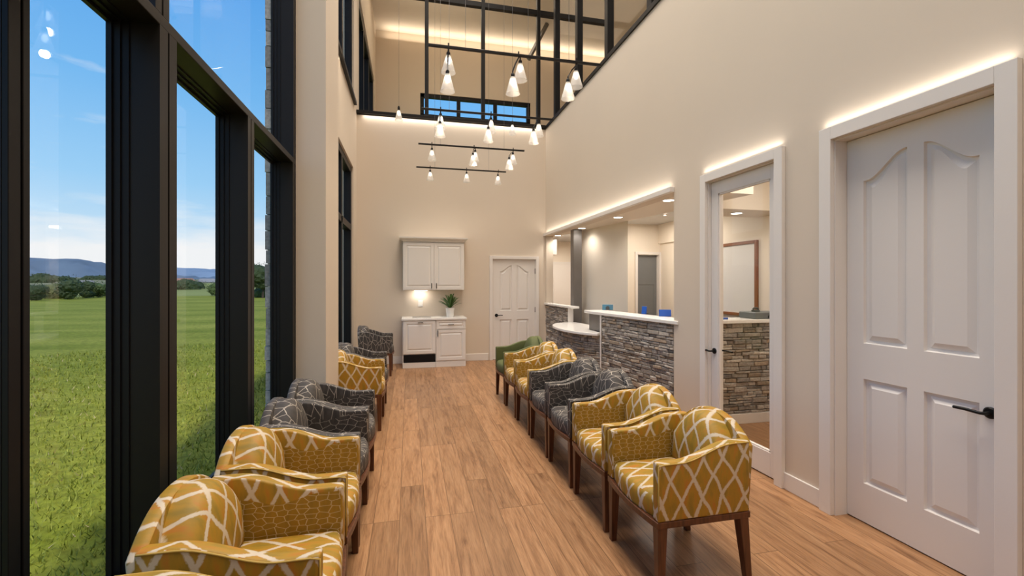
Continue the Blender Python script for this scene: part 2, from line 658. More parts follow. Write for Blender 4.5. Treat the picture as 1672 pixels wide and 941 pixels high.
def mesh_obj(name, bm, mats, parent=None, smooth=False, boxuv=False, angle=None, front=False):
    bmesh.ops.remove_doubles(bm, verts=bm.verts, dist=1e-6)
    bm.normal_update()
    if boxuv:
        lay = bm.loops.layers.uv.verify()
        for f in bm.faces:
            n = f.normal
            a = (abs(n.x), abs(n.y), abs(n.z))
            for lp in f.loops:
                c = lp.vert.co
                if front:
                    lp[lay].uv = (c.y * 1.0 + 0.11, c.z * 1.0 - c.x * 0.9 + 0.05)
                elif a[2] >= a[0] and a[2] >= a[1]:
                    lp[lay].uv = (c.y + 0.37, c.x + 0.2)
                elif a[1] >= a[0]:
                    lp[lay].uv = (c.x, c.z)
                else:
                    lp[lay].uv = (c.y + 0.11, c.z + 0.05)
    me = bpy.data.meshes.new(name)
    bm.to_mesh(me)
    bm.free()
    if not isinstance(mats, (list, tuple)): mats = [mats]
    for m in mats: me.materials.append(m)
    if smooth:
        for f in me.polygons: f.use_smooth = True
        if angle:
            try: me.set_sharp_from_angle(angle=math.radians(angle))
            except Exception: pass
    o = bpy.data.objects.new(name, me)
    COL.objects.link(o)
    if parent: o.parent = parent
    return o

def add_box(bm, lo, hi, mi=0, mtx=None):
    x0, y0, z0 = lo
    x1, y1, z1 = hi
    vs = [bm.verts.new((x, y, z)) for z in (z0, z1) for y in (y0, y1) for x in (x0, x1)]
    idx = ((0, 2, 3, 1), (4, 5, 7, 6), (0, 1, 5, 4), (2, 6, 7, 3), (0, 4, 6, 2), (1, 3, 7, 5))
    fs = []
    for q in idx:
        f = bm.faces.new([vs[i] for i in q])
        f.material_index = mi
        fs.append(f)
    if mtx:
        for v in vs: v.co = mtx @ v.co
    return vs, fs

def bevel(bm, w, seg=2, ang=30):
    bm.normal_update()
    es = [e for e in bm.edges if len(e.link_faces) == 2 and e.calc_face_angle(0) > math.radians(ang)]
    if es:
        bmesh.ops.bevel(bm, geom=es, offset=w, segments=seg, affect='EDGES', profile=0.5, clamp_overlap=True)

def box(name, lo, hi, mat, parent=None, bv=0.0, seg=2):
    bm = bmesh.new()
    add_box(bm, lo, hi)
    if bv: bevel(bm, bv, seg)
    return mesh_obj(name, bm, mat, parent)

def boxes(name, lst, mat, parent=None, bv=0.0):
    bm = bmesh.new()
    for lo, hi in lst:
        b2 = bmesh.new()
        add_box(b2, lo, hi)
        if bv: bevel(b2, bv, 2)
        me = bpy.data.meshes.new('t')
        b2.to_mesh(me)
        b2.free()
        bm.from_mesh(me)
        bpy.data.meshes.remove(me)
    me = bpy.data.meshes.new(name)
    bm.to_mesh(me)
    bm.free()
    me.materials.append(mat)
    o = bpy.data.objects.new(name, me)
    COL.objects.link(o)
    if parent: o.parent = parent
    return o

def add_tube(bm, pts, r, seg=8, r1=None, caps=True):
    pts = [Vector(p) for p in pts]
    n = len(pts)
    rings = []
    for i, p in enumerate(pts):
        d = (pts[min(i + 1, n - 1)] - pts[max(i - 1, 0)]).normalized()
        ref = Vector((0, 0, 1)) if abs(d.z) < 0.9 else Vector((1, 0, 0))
        a = d.cross(ref).normalized()
        b = a.cross(d).normalized()
        rr = r if r1 is None else r + (r1 - r) * i / (n - 1)
        rings.append([bm.verts.new(p + a * math.cos(t * 2 * PI / seg) * rr + b * math.sin(t * 2 * PI / seg) * rr) for t in range(seg)])
    for i in range(n - 1):
        for t in range(seg):
            bm.faces.new((rings[i][t], rings[i][(t + 1) % seg], rings[i + 1][(t + 1) % seg], rings[i + 1][t]))
    if caps:
        bm.faces.new(rings[0][::-1])
        bm.faces.new(rings[-1])

def add_lathe(bm, prof, seg=24, center=(0, 0, 0), cap0=True, cap1=True, axis='Z'):
    rings = []
    for r, z in prof:
        ring = []
        for t in range(seg):
            a = 2 * PI * t / seg
            v = Vector((r * math.cos(a), r * math.sin(a), z))
            if axis == 'X': v = Vector((v.z, v.x, v.y))
            if axis == 'Y': v = Vector((v.y, v.z, v.x))
            ring.append(bm.verts.new(v + Vector(center)))
        rings.append(ring)
    for i in range(len(rings) - 1):
        for t in range(seg):
            bm.faces.new((rings[i][t], rings[i][(t + 1) % seg], rings[i + 1][(t + 1) % seg], rings[i + 1][t]))
    if cap0: bm.faces.new(rings[0][::-1])
    if cap1: bm.faces.new(rings[-1])

def prism(name, poly, z0, z1, mat, parent=None, bv=0.0):
    bm = bmesh.new()
    lo = [bm.verts.new((x, y, z0)) for x, y in poly]
    hi = [bm.verts.new((x, y, z1)) for x, y in poly]
    n = len(poly)
    bm.faces.new(lo[::-1])
    bm.faces.new(hi)
    for i in range(n):
        bm.faces.new((lo[i], lo[(i + 1) % n], hi[(i + 1) % n], hi[i]))
    bmesh.ops.recalc_face_normals(bm, faces=bm.faces)
    if bv: bevel(bm, bv, 2)
    return mesh_obj(name, bm, mat, parent)

def wall_holes(name, axis, pos, th, u0, u1, z0, z1, holes, mat, label, parent=None):
    """Wall slab with rectangular openings. axis 'X': plane x = pos..pos+th with u = y; axis 'Y': plane y = pos..pos+th with u = x."""
    us = sorted({u0, u1, *[h[0] for h in holes], *[h[1] for h in holes]})
    zs = sorted({z0, z1, *[h[2] for h in holes], *[h[3] for h in holes]})
    us = [u for u in us if u0 <= u <= u1]
    zs = [z for z in zs if z0 <= z <= z1]
    def solid(i, j):
        if i < 0 or j < 0 or i >= len(us) - 1 or j >= len(zs) - 1: return False
        cu, cz = (us[i] + us[i + 1]) / 2, (zs[j] + zs[j + 1]) / 2
        return not any(h[0] < cu < h[1] and h[2] < cz < h[3] for h in holes)
    bm = bmesh.new()
    def P(u, z, k):
        d = pos + (th if k else 0)
        return bm.verts.new((d, u, z) if axis == 'X' else (u, d, z))
    for i in range(len(us) - 1):
        for j in range(len(zs) - 1):
            if not solid(i, j): continue
            a, b, c, d = us[i], us[i + 1], zs[j], zs[j + 1]
            for k in (0, 1):
                bm.faces.new((P(a, c, k), P(b, c, k), P(b, d, k), P(a, d, k)))
            if not solid(i - 1, j): bm.faces.new((P(a, c, 0), P(a, d, 0), P(a, d, 1), P(a, c, 1)))
            if not solid(i + 1, j): bm.faces.new((P(b, c, 0), P(b, d, 0), P(b, d, 1), P(b, c, 1)))
            if not solid(i, j - 1): bm.faces.new((P(a, c, 0), P(b, c, 0), P(b, c, 1), P(a, c, 1)))
            if not solid(i, j + 1): bm.faces.new((P(a, d, 0), P(b, d, 0), P(b, d, 1), P(a, d, 1)))
    bmesh.ops.remove_doubles(bm, verts=bm.verts, dist=1e-5)
    bmesh.ops.recalc_face_normals(bm, faces=bm.faces)
    o = mesh_obj(name, bm, mat, parent)
    return tag(o, label, 'wall', kind='structure')

def struct(o, label, cat):
    return tag(o, label, cat, kind='structure')

# ------------------------------------------------------------------ shell
XL, XR, YB_, ZL, ZC = -0.97, 2.77, 8.90, 4.78, 9.10
YFAR = 13.85

struct(box('floor', (-1.12, -3.0, -0.12), (4.75, 11.4, 0.0), M['floor']), 'light oak plank floor running down the waiting hall', 'floor')
struct(box('floor.001', (-1.1, 9.06, 4.60), (7.0, YFAR, 4.74), M['ceil']), 'upper level floor slab behind the back wall ledge', 'floor')
struct(box('floor.002', (2.93, -3.0, 4.60), (7.0, 9.06, 4.74), M['ceil']), 'upper level floor slab behind the high glazing on the right', 'floor')
struct(box('ceiling', (-1.25, -3.2, ZC), (7.2, YFAR + 0.2, ZC + 0.2), M['ceil']), 'high beige ceiling over hall and upper level', 'ceiling')

D1 = (1.57, 2.425, 0.0, 2.51)
D2 = (2.90, 3.72, 0.0, 2.51)
OPN = (4.28, 8.86, 0.0, 2.53)
wall_holes('wall_right', 'X', XR, 0.15, -3.0, 11.35, 0.0, ZL, [D1, D2, OPN], M['wall'], 'tall beige wall on the right with doors and reception opening')
wall_holes('wall_back', 'Y', YB_, 0.15, XL, XR, 0.0, 4.75, [(1.645, 2.555, 0.0, 2.045)], M['wall'], 'beige end wall behind the white cabinets')
wall_holes('wall_left', 'X', -1.16, 0.19, 4.80, YFAR, 0.0, ZC, [(4.95, 8.40, 0.10, 3.62), (4.95, 8.50, 4.83, 7.36), (9.30, 13.3, 4.83, 7.36)], M['wall'], 'beige left wall beyond the column with tall windows')
wall_holes('wall_upper', 'Y', YFAR, 0.2, -1.16, 7.0, 4.6, ZC, [(0.33, 3.80, 6.62, 7.35)], M['wall'], 'far upper wall with a strip of three small windows')
wall_holes('wall_front', 'Y', -3.15, 0.15, -1.16, 7.0, 0.0, ZC, [], M['wall'], 'wall behind the viewer')
wall_holes('wall_side', 'X', 7.0, 0.15, -3.0, YFAR, 4.6, ZC, [], M['wall'], 'far right wall of the upper level')
wall_holes('wall_near', 'X', -1.16, 0.19, -3.0, -0.62, 0.0, ZC, [], M['wall'], 'left wall stretch beside the viewer')
struct(box('wall_header', (-1.16, -0.62, 7.36), (XL, 4.12, ZC), M['wall']), 'wall strip above the near tall windows', 'wall')
struct(box('pillar', (-1.16, 4.12, 0.0), (-0.70, 4.82, ZC), M['wall'], bv=0.004), 'tall beige square pillar between the near and far left windows', 'pillar')

# reception office shell
wall_holes('wall_office', 'X', 4.64, 0.12, 1.9, 11.35, 0.0, 3.05, [], M['officewall'], 'cream office wall carrying the whiteboard')
wall_holes('wall_passage', 'Y', 7.62, 0.12, 3.2, 4.64, 0.0, 2.66, [(4.16, 4.60, 0.0, 2.09)], M['officewall'], 'cream wall behind reception with a grey door')
wall_holes('wall_rear', 'Y', 11.23, 0.12, 2.92, 4.64, 0.0, 2.66, [], M['officewall'], 'cream wall far behind the left end of reception')
wall_holes('wall_entry', 'Y', 1.78, 0.12, 2.92, 4.76, 0.0, 3.05, [], M['officewall'], 'office wall beside the glazed door')
prism('wall_angled', [(3.10, 8.15), (3.36, 6.45), (3.49, 6.71), (3.22, 8.17)], 0.0, 2.60, M['officewall'])
struct(bpy.data.objects['wall_angled'], 'cream slanted wall panel close behind the reception counter', 'wall')
prism('ceiling_soffit', [(2.92, 4.2), (3.70, 4.2), (3.02, 8.9), (3.02, 11.23), (2.92, 11.23)], 2.535, 2.66, M['officewall'])
struct(bpy.data.objects['ceiling_soffit'], 'low soffit with downlights over the reception counter', 'ceiling')
struct(box('ceiling.001', (2.92, 5.0, 2.66), (4.64, 11.23, 2.74), M['tile']), 'grey tiled ceiling of the reception office', 'ceiling')
struct(box('ceiling.002', (2.92, 1.9, 3.0), (4.64, 4.66, 3.08), M['officewall']), 'ceiling of the space behind the glazed door', 'ceiling')
struct(box('ceiling_bulkhead', (3.66, 4.66, 2.45), (4.64, 5.20, 3.08), M['officewall']), 'dropped bulkhead with one downlight seen through the glazed door', 'ceiling')
struct(box('ceiling_drop', (4.60, 6.9, 2.30), (4.64, 7.62, 2.66), M['officewall']), 'boxed drop beside the grey office door', 'ceiling')

struct(box('ceiling_fascia', (2.92, 4.68, 2.60), (3.66, 4.80, 3.08), M['officewall']), 'fascia closing the office ceiling step beside the bulkhead', 'ceiling')

# trims
struct(box('trim_1', (XR - 0.055, 4.27, 2.53), (XR, 8.90, 2.585), M['white'], bv=0.004), 'white header trim above the reception opening', 'trim')
struct(boxes('baseboard_back', [((XL, YB_ - 0.016, 0), (-0.12, YB_, 0.14)), ((1.05, YB_ - 0.016, 0), (1.56, YB_, 0.14)), ((2.64, YB_ - 0.016, 0), (XR, YB_, 0.14))], M['white'], bv=0.004), 'white baseboard along the end wall', 'baseboard')
struct(boxes('baseboard_right', [((XR - 0.016, 2.515, 0), (XR, 2.825, 0.125)), ((XR - 0.016, 3.80, 0), (XR, 4.28, 0.125)), ((XR - 0.016, -3, 0), (XR, 1.48, 0.125))], M['white'], bv=0.004), 'white baseboard along the right wall', 'baseboard')
struct(boxes('baseboard_left', [((XL, 4.83, 0), (XL + 0.016, YB_ - 0.02, 0.10))], M['white'], bv=0.003), 'white baseboard below the far left windows', 'baseboard')
struct(boxes('trim_2', [((XL, YB_ - 0.06, 4.768), (XR - 0.02, YB_ + 0.16, 4.825))], M['bronze'], bv=0.004), 'dark ledge trim along the top of the end wall', 'trim')
struct(boxes('trim_3', [((XR - 0.02, -3, 4.75), (XR + 0.15, YB_ + 0.16, 4.815))], M['bronze'], bv=0.004), 'dark ledge trim along the top of the right wall', 'trim')
struct(boxes('trim_4', [((XL - 0.02, 4.95, 4.77), (XL + 0.05, 8.5, 4.83))], M['bronze'], bv=0.004), 'dark sill trim under the high left windows', 'trim')

# LED strips of the place (on the trims, under the ledges, in the cove)
area('led_header', (XR - 0.04, 6.58, 2.592), 0.02, 4.5, 4.2, NEUT, (0.0, 0, 1))
area('led_door_near', (XR - 0.026, 2.0, 2.606), 0.012, 0.98, 0.8, NEUT, (0, 0, 1))
area('led_door_glazed', (XR - 0.026, 3.31, 2.606), 0.012, 0.92, 0.8, NEUT, (0, 0, 1))
area('led_ledge_back', (0.9, YB_ - 0.048, 4.760), 3.5, 0.02, 7, NEUT, (0, 0.1, -1))
area('led_ledge_left', (XL + 0.035, 6.75, 4.762), 0.02, 3.4, 4, WARM, (-0.25, 0, -1))
area('led_cove_far', (3.0, YFAR - 0.16, 8.80), 7.4, 0.05, 34, WARM, (0, -0.35, 1))
area('led_cove_left', (XL + 0.16, 11.2, 8.80), 0.05, 4.6, 36, WARM, (0.35, 0, 1))

# ------------------------------------------------------------------ near window wall (window_1)
XA, XF, XG = -0.94, -1.045, -1.10     # interior face of the mullions, glazing frame, glass
w1 = struct(empty('window_1', (XA, 2.0, 0)), 'tall black framed window wall on the left looking over the lawn', 'window')
def L1(lo, hi):   # world box -> local of w1
    return ((lo[0] - XA, lo[1] - 2.0, lo[2]), (hi[0] - XA, hi[1] - 2.0, hi[2]))
ms = [(-0.62, -0.50), (0.90, 1.02), (1.99, 2.12), (2.96, 3.07), (4.02, 4.12)]
zb0, zb1 = 2.555, 2.60
def mullion(y0, y1):
    bm = bmesh.new()
    ym = (y0 + y1) / 2
    g = 0.006
    for a, b in ((y0, ym - g), (ym + g, y1)):
        add_box(bm, *L1((-1.06, a, 0), (XA, b, zb0)))
    add_box(bm, *L1((-1.06, ym - g, 0), (XA - 0.02, ym + g, zb0)))
    return mesh_obj('mullion', bm, M['bronze'], w1)
for a, b in ms: mullion(a, b)
for a, b in ((-0.62, -0.50), (1.96, 2.06), (4.04, 4.12)):
    bm = bmesh.new()
    ym = (a + b) / 2
    add_box(bm, *L1((-1.06, a, zb1), (XA, ym - 0.006, 7.36)))
    add_box(bm, *L1((-1.06, ym + 0.006, zb1), (XA, b, 7.36)))
    add_box(bm, *L1((-1.06, ym - 0.006, zb1), (XA - 0.02, ym + 0.006, 7.36)))
    mesh_obj('upper_mullion', bm, M['bronze'], w1)
boxes('transom', [L1((-1.10, -0.62, zb0), (XA, 4.12, zb1))], M['bronze'], w1, bv=0.003)
boxes('sill', [L1((-1.16, -0.62, 0.0), (XA, 4.12, 0.05))], M['black'], w1)
boxes('head', [L1((-1.16, -0.62, 7.28), (XA, 4.12, 7.36))], M['bronze'], w1)
for k in range(4):
    y0, y1 = ms[k][1], ms[k + 1][0]
    fr = []
    for (xx0, xx1, t, hd) in ((-1.065, -1.040, 0.006, 0.006), (-1.088, -1.065, 0.013, 0.014), (-1.106, -1.088, 0.022, 0.025)):
        fr += [L1((xx0, y0, 0.40), (xx1, y0 + t, zb0)), L1((xx0, y1 - t, 0.40), (xx1, y1, zb0)),
               L1((xx0, y0 + t, zb0 - hd), (xx1, y1 - t, zb0)), L1((xx0, y0, 0.0), (xx1, y1, 0.43 + hd))]
    boxes('window_frame', fr, M['black'], w1)
    boxes('pane', [L1((XG - 0.003, y0, 0.42), (XG + 0.003, y1, zb0))], M['glass'], w1)
# sash stile standing in the second bay
boxes('sash_stile', [L1((-1.108, 1.488, 0.42), (-1.075, 1.560, zb0)), L1((-1.075, 1.488, 0.42), (-1.060, 1.528, zb0)), L1((-1.075, 1.536, 0.42), (-1.060, 1.560, zb0))], M['black'], w1, bv=0.002)
for a, b in ((-0.50, 1.96), (2.06, 4.04)):
    fr = []
    for (xx0, xx1, t) in ((-1.065, -1.040, 0.006), (-1.088, -1.065, 0.013), (-1.106, -1.088, 0.022)):
        fr += [L1((xx0, b - t, zb1), (xx1, b, 7.28)), L1((xx0, a, 7.28 - t * 2), (xx1, b, 7.28))]
    boxes('window_frame', fr, M['black'], w1)
    boxes('pane', [L1((XG - 0.003, a, zb1), (XG + 0.003, b, 7.28))], M['glass'], w1)

# far left window (window_2), high left windows (window_3), far strip (window_4)
def framed_window(name, label, axis, pos, u0, u1, z0, z1, us=(), zs=(), fw=0.07, depth=0.12, inset=0.03, mat=None, gmat=None, out=-1):
    root = struct(empty(name, (pos, (u0 + u1) / 2, z0) if axis == 'X' else ((u0 + u1) / 2, pos, z0)), label, 'window')
    def B(ua, ub, za, zb, da, db):
        if axis == 'X':
            x0, x1 = sorted((out * da, out * db))
            return ((x0, ua - (u0 + u1) / 2, za - z0), (x1, ub - (u0 + u1) / 2, zb - z0))
        y0, y1 = sorted((out * da, out * db))
        return ((ua - (u0 + u1) / 2, y0, za - z0), (ub - (u0 + u1) / 2, y1, zb - z0))
    d0, d1 = inset, inset + depth
    fr = [B(u0, u0 + fw, z0, z1, d0, d1), B(u1 - fw, u1, z0, z1, d0, d1), B(u0, u1, z0, z0 + fw, d0, d1), B(u0, u1, z1 - fw, z1, d0, d1)]
    boxes('window_frame', fr, mat or M['black'], root, bv=0.003)
    for u in us:
        boxes('mullion', [B(u - fw / 2, u + fw / 2, z0 + fw, z1 - fw, d0, d1)], mat or M['black'], root, bv=0.003)
    for z in zs:
        boxes('transom', [B(u0 + fw, u1 - fw, z - fw / 2, z + fw / 2, d0, d1)], mat or M['black'], root, bv=0.003)
    dm = (d0 + d1) / 2
    ue = [u0 + fw] + list(us) + [u1 - fw]
    for i in range(len(ue) - 1):
        boxes('pane', [B(ue[i], ue[i + 1], z0 + fw, z1 - fw, dm - 0.003, dm + 0.003)], gmat or M['glass'], root)
    return root

framed_window('window_2', 'tall black window beyond the pillar on the left', 'X', XL, 4.95, 8.40, 0.10, 3.62, us=(6.1, 7.25), zs=(2.54,), fw=0.11)
framed_window('window_3', 'high black framed window above the far left window', 'X', XL, 4.95, 8.50, 4.83, 7.36, us=(6.1, 7.3), fw=0.10)
framed_window('window_4', 'high black framed window of the upper level, left of the far wall', 'X', XL, 9.30, 13.3, 4.83, 7.36, us=(10.6, 11.9), fw=0.12)
framed_window('window_5', 'small black three-pane strip window high on the far wall', 'Y', YFAR, 0.33, 3.80, 6.62, 7.35, us=(1.50, 2.66), fw=0.11, out=1)

# glass partition above the end wall (window_6) and along the right wall (window_7)
w6 = struct(empty('window_6', (0.9, 8.97, 4.83)), 'black posted glass partition standing on the end wall ledge', 'window')
for x in (0.338, 1.463, 2.63):
    boxes('post', [((x - 0.036 - 0.9, -0.05, 0), (x + 0.036 - 0.9, 0.05, ZC - 4.83))], M['bronze'], w6, bv=0.004)
boxes('rail', [((XL - 0.9, -0.045, 2.31), (4.3 - 0.9, 0.045, 2.41))], M['bronze'], w6, bv=0.004)
xs = [XL, 0.338, 1.463, 2.63]
for i in range(3):
    boxes('pane', [((xs[i] - 0.9, -0.005, 0), (xs[i + 1] - 0.9, 0.005, ZC - 4.83))], M['iglass'], w6)
w7 = struct(empty('window_7', (XR + 0.06, 4.0, 4.815)), 'black posted glazing along the top of the right wall', 'window')
ys = [-3.0, -1.0, 0.2, 1.38, 2.53, 3.67, 4.81, 6.0, 7.18, 8.36]
for y in ys[1:]:
    boxes('post', [((-0.05, y - 0.055 - 4, 0), (0.05, y + 0.055 - 4, ZC - 4.815))], M['black'], w7, bv=0.004)
for i in range(len(ys) - 1):
    boxes('pane', [((-0.004, ys[i] - 4, 0), (0.004, ys[i + 1] - 4, ZC - 4.815))], M['iglass'], w7)
bm = bmesh.new()
add_tube(bm, [(3.9, 12.4, 9.08), (3.35, 12.4, 8.0)], 0.07, 6)
tag(mesh_obj('roof_brace', bm, M['steel']), 'grey slanted brace beneath the upper ceiling behind the glass', 'brace', kind='structure')

# ------------------------------------------------------------------ panel doors
def panel_slab(bm, w, h, th, outlines, rings):
    """Slab 0..w by 0..h, thickness th behind y=0 (front faces -y). outlines: CCW polygons starting with their bottom edge; rings: [(inset, depth)]."""
    polys = [f(0.0) for f in outlines]
    boxes_ = [(min(p[0] for p in pl), max(p[0] for p in pl), min(p[1] for p in pl), max(p[1] for p in pl)) for pl in polys]
    us = sorted({0.0, w, *[b[0] for b in boxes_], *[b[1] for b in boxes_]})
    zs = sorted({0.0, h, *[b[2] for b in boxes_], *[b[3] for b in boxes_]})
    V = lambda u, v, y=0.0: bm.verts.new((u, y, v))
    for i in range(len(us) - 1):
        for j in range(len(zs) - 1):
            cu, cz = (us[i] + us[i + 1]) / 2, (zs[j] + zs[j + 1]) / 2
            if any(b[0] < cu < b[1] and b[2] < cz < b[3] for b in boxes_): continue
            bm.faces.new((V(us[i], zs[j]), V(us[i + 1], zs[j]), V(us[i + 1], zs[j + 1]), V(us[i], zs[j + 1])))
    for fn, pl, b in zip(outlines, polys, boxes_):
        for i in range(2, len(pl) - 1):      # field between a curved top and the straight line above it
            (ua, va), (ub, vb) = pl[i], pl[i + 1]
            q = []
            for p in ((ua, va), (ua, b[3]), (ub, b[3]), (ub, vb)):
                if not q or (abs(p[0] - q[-1][0]) + abs(p[1] - q[-1][1])) > 1e-6: q.append(p)
            if len(q) > 3 and abs(q[0][0] - q[-1][0]) + abs(q[0][1] - q[-1][1]) < 1e-6: q.pop()
            if len(q) >= 3 and (b[3] - min(va, vb)) > 1e-6: bm.faces.new([V(*p) for p in q])
        prev = [V(u, v) for u, v in pl]
        last = pl
        for ins, dep in rings:
            last = fn(ins)
            cur = [V(u, v, dep) for u, v in last]
            for i in range(len(cur)):
                bm.faces.new((prev[i], prev[(i + 1) % len(cur)], cur[(i + 1) % len(cur)], cur[i]))
            prev = cur
        c = V(sum(p[0] for p in last[:2]) / 2, last[0][1] + (min(p[1] for p in last[2:]) - last[0][1]) * 0.9, rings[-1][1])
        for i in range(len(prev)): bm.faces.new((prev[i], prev[(i + 1) % len(prev)], c))
    ov = [V(0, 0), V(w, 0), V(w, h), V(0, h)]
    bv = [V(0, 0, th), V(w, 0, th), V(w, h, th), V(0, h, th)]
    bm.faces.new(bv[::-1])
    for i in range(4):
        bm.faces.new((ov[i], ov[(i + 1) % 4], bv[(i + 1) % 4], bv[i])[::-1])
    bmesh.ops.remove_doubles(bm, verts=bm.verts, dist=1e-5)
    bmesh.ops.recalc_face_normals(bm, faces=bm.faces)

def arch_outline(u0, u1, z0, zlow, zhigh, rising):
    def f(d):
        a, b, c = u0 + d, u1 - d, z0 + d
        lo, hi = zlow - d, zhigh - d * 1.15
        pts = [(a, c), (b, c)]
        n = 16
        for i in range(n + 1):
            t = i / n                      # from the right edge to the left edge
            q = (1 - t) if rising else t   # 1 at the high side
            e = max(0, min(1, (q - 0.06) / 0.92))
            pts.append((b + (a - b) * t, lo + (hi - lo) * (e * e * (3 - 2 * e))))
        return pts
    return f

def rect_outline(u0, u1, z0, z1):
    return lambda d: [(u0 + d, z0 + d), (u1 - d, z0 + d), (u1 - d, z1 - d), (u0 + d, z1 - d)]

DOOR_RINGS = [(0.005, 0.018), (0.022, 0.020), (0.050, 0.005), (0.053, 0.003)]

def lever(parent, u, z, direction, length=0.115, y=0.0, r=0.028):
    h = empty('door_handle', (u, y, z), 0, parent)
    bm = bmesh.new()
    add_lathe(bm, [(r, 0), (r, -0.006), (r * 0.8, -0.011)], 24, axis='Y')
    mesh_obj('rosette', bm, M['blackmetal'], h, smooth=True, angle=35)
    bm = bmesh.new()
    add_tube(bm, [(0, -0.008, 0), (0, -0.045, 0), (direction * 0.012, -0.055, 0), (direction * 0.03, -0.056, 0.001), (direction * length * 0.6, -0.056, 0.004), (direction * length, -0.054, 0.002)], 0.0085, 10)
    mesh_obj('lever', bm, M['blackmetal'], h, smooth=True, angle=50)
    return h

def casing_mesh(w, h, cw, ct):
    """three-sided door casing around an opening 0..w x 0..h, standing ct proud of the wall (front -y)."""
    return [((-cw, -ct, 0), (0, 0, h + cw)), ((w, -ct, 0), (w + cw, 0, h + cw)), ((0, -ct, h), (w, 0, h + cw))]

def place_door(name, label, loc, rz, w, h, cw, recess, wall_th=0.15, ct=0.034):
    r = struct(empty(name, loc, rz), label, 'door')
    boxes('casing', casing_mesh(w, h, cw, ct), M['white'], r, bv=0.003)
    boxes('jamb', [((0, 0, 0), (0.008, wall_th, h)), ((w - 0.008, 0, 0), (w, wall_th, h)), ((0.008, 0, h - 0.008), (w - 0.008, wall_th, h)),
                   ((0.008, recess + 0.04, 0), (0.022, wall_th, h - 0.008)), ((w - 0.022, recess + 0.04, 0), (w - 0.008, wall_th, h - 0.008)), ((0.022, recess + 0.04, h - 0.022), (w - 0.022, wall_th, h - 0.008))], M['white'], r)
    return r

# door_1: nearest, on the right wall. local u runs towards -Y (left in the picture = far end)
d1w, d1h = D1[1] - D1[0], D1[3]
d1 = place_door('door_1', 'large white four-panel door nearest on the right wall', (XR, D1[1], 0), -PI / 2, d1w, d1h, 0.086, 0.095)
bm = bmesh.new()
lw = d1w - 0.02
panel_slab(bm, lw, d1h - 0.02, 0.04, [
    arch_outline(0.110, 0.370, 1.155, 2.205, 2.350, True),
    arch_outline(0.458, 0.713, 1.155, 2.205, 2.350, False),
    rect_outline(0.110, 0.370, 0.25, 0.925),
    rect_outline(0.458, 0.713, 0.25, 0.925)], DOOR_RINGS)
lf = mesh_obj('door_leaf', bm, M['white'], d1)
lf.location = (0.010, 0.095, 0.008)
lever(d1, d1w - 0.085, 0.895, -1, y=0.095, length=0.125, r=0.03)

# door_2: glazed door
d2w, d2h = D2[1] - D2[0], D2[3]
d2 = place_door('door_2', 'white framed full-glass door left of the big panel door', (XR, D2[1], 0), -PI / 2, d2w, d2h, 0.078, 0.03)
gl0, gl1, gz0, gz1 = 0.102, d2w - 0.102, 0.20, 2.385
lfm = [((0.010, 0.03, 0.008), (gl0, 0.07, d2h - 0.010)), ((gl1, 0.03, 0.008), (d2w - 0.010, 0.07, d2h - 0.010)),
       ((gl0, 0.03, 0.008), (gl1, 0.07, gz0)), ((gl0, 0.03, gz1), (gl1, 0.07, d2h - 0.010))]
dl = boxes('door_leaf', lfm, M['white'], d2, bv=0.002)
boxes('glass_stop', [((gl0, 0.036, gz0), (gl0 + 0.012, 0.064, gz1)), ((gl1 - 0.012, 0.036, gz0), (gl1, 0.064, gz1)), ((gl0, 0.036, gz0), (gl1, 0.064, gz0 + 0.012)), ((gl0, 0.036, gz1 - 0.012), (gl1, 0.064, gz1))], M['white'], d2)
boxes('pane', [((gl0, 0.047, gz0), (gl1, 0.053, gz1))], M['iglass'], d2)
lever(d2, 0.055, 0.915, -1, y=0.03, length=0.06)
bm = bmesh.new()
hb = empty('door_handle', (0.055, 0.07, 0.915), PI, d2)
add_lathe(bm, [(0.026, 0), (0.026, -0.006), (0.02, -0.010)], 24, axis='Y')
mesh_obj('rosette', bm, M['blackmetal'], hb, smooth=True, angle=35)
bm = bmesh.new()
add_tube(bm, [(0, -0.008, 0), (0, -0.05, 0), (-0.03, -0.056, 0), (-0.12, -0.055, 0)], 0.008, 10)
mesh_obj('lever', bm, M['blackmetal'], hb, smooth=True, angle=50)
for z in (0.25, 2.20):
    boxes('hinge', [((d2w - 0.014, 0.018, z), (d2w + 0.004, 0.032, z + 0.105))], M['blackmetal'], d2, bv=0.002)

# door_3: end wall
d3x0, d3x1 = 1.645, 2.555
d3w, d3h = d3x1 - d3x0, 2.045
d3 = place_door('door_3', 'white four-panel door in the end wall', (d3x0, YB_, 0), 0, d3w, d3h, 0.062, 0.02)
bm = bmesh.new()
panel_slab(bm, d3w - 0.02, d3h - 0.018, 0.04, [
    arch_outline(0.145, 0.395, 0.985, 1.785, 1.915, True),
    arch_outline(0.500, 0.755, 0.985, 1.785, 1.915, False),
    rect_outline(0.145, 0.395, 0.22, 0.805),
    rect_outline(0.500, 0.755, 0.22, 0.805)], [(0.006, 0.018), (0.022, 0.020), (0.046, 0.004), (0.050, 0.003)])
lf = mesh_obj('door_leaf', bm, M['white'], d3)
lf.location = (0.010, 0.02, 0.008)
lever(d3, 0.085, 0.90, 1, y=0.02, length=0.12, r=0.034)
for z in (0.95, 1.75):
    boxes('hinge', [((d3w - 0.016, 0.002, z), (d3w + 0.002, 0.022, z + 0.11))], M['blackmetal'], d3, bv=0.002)

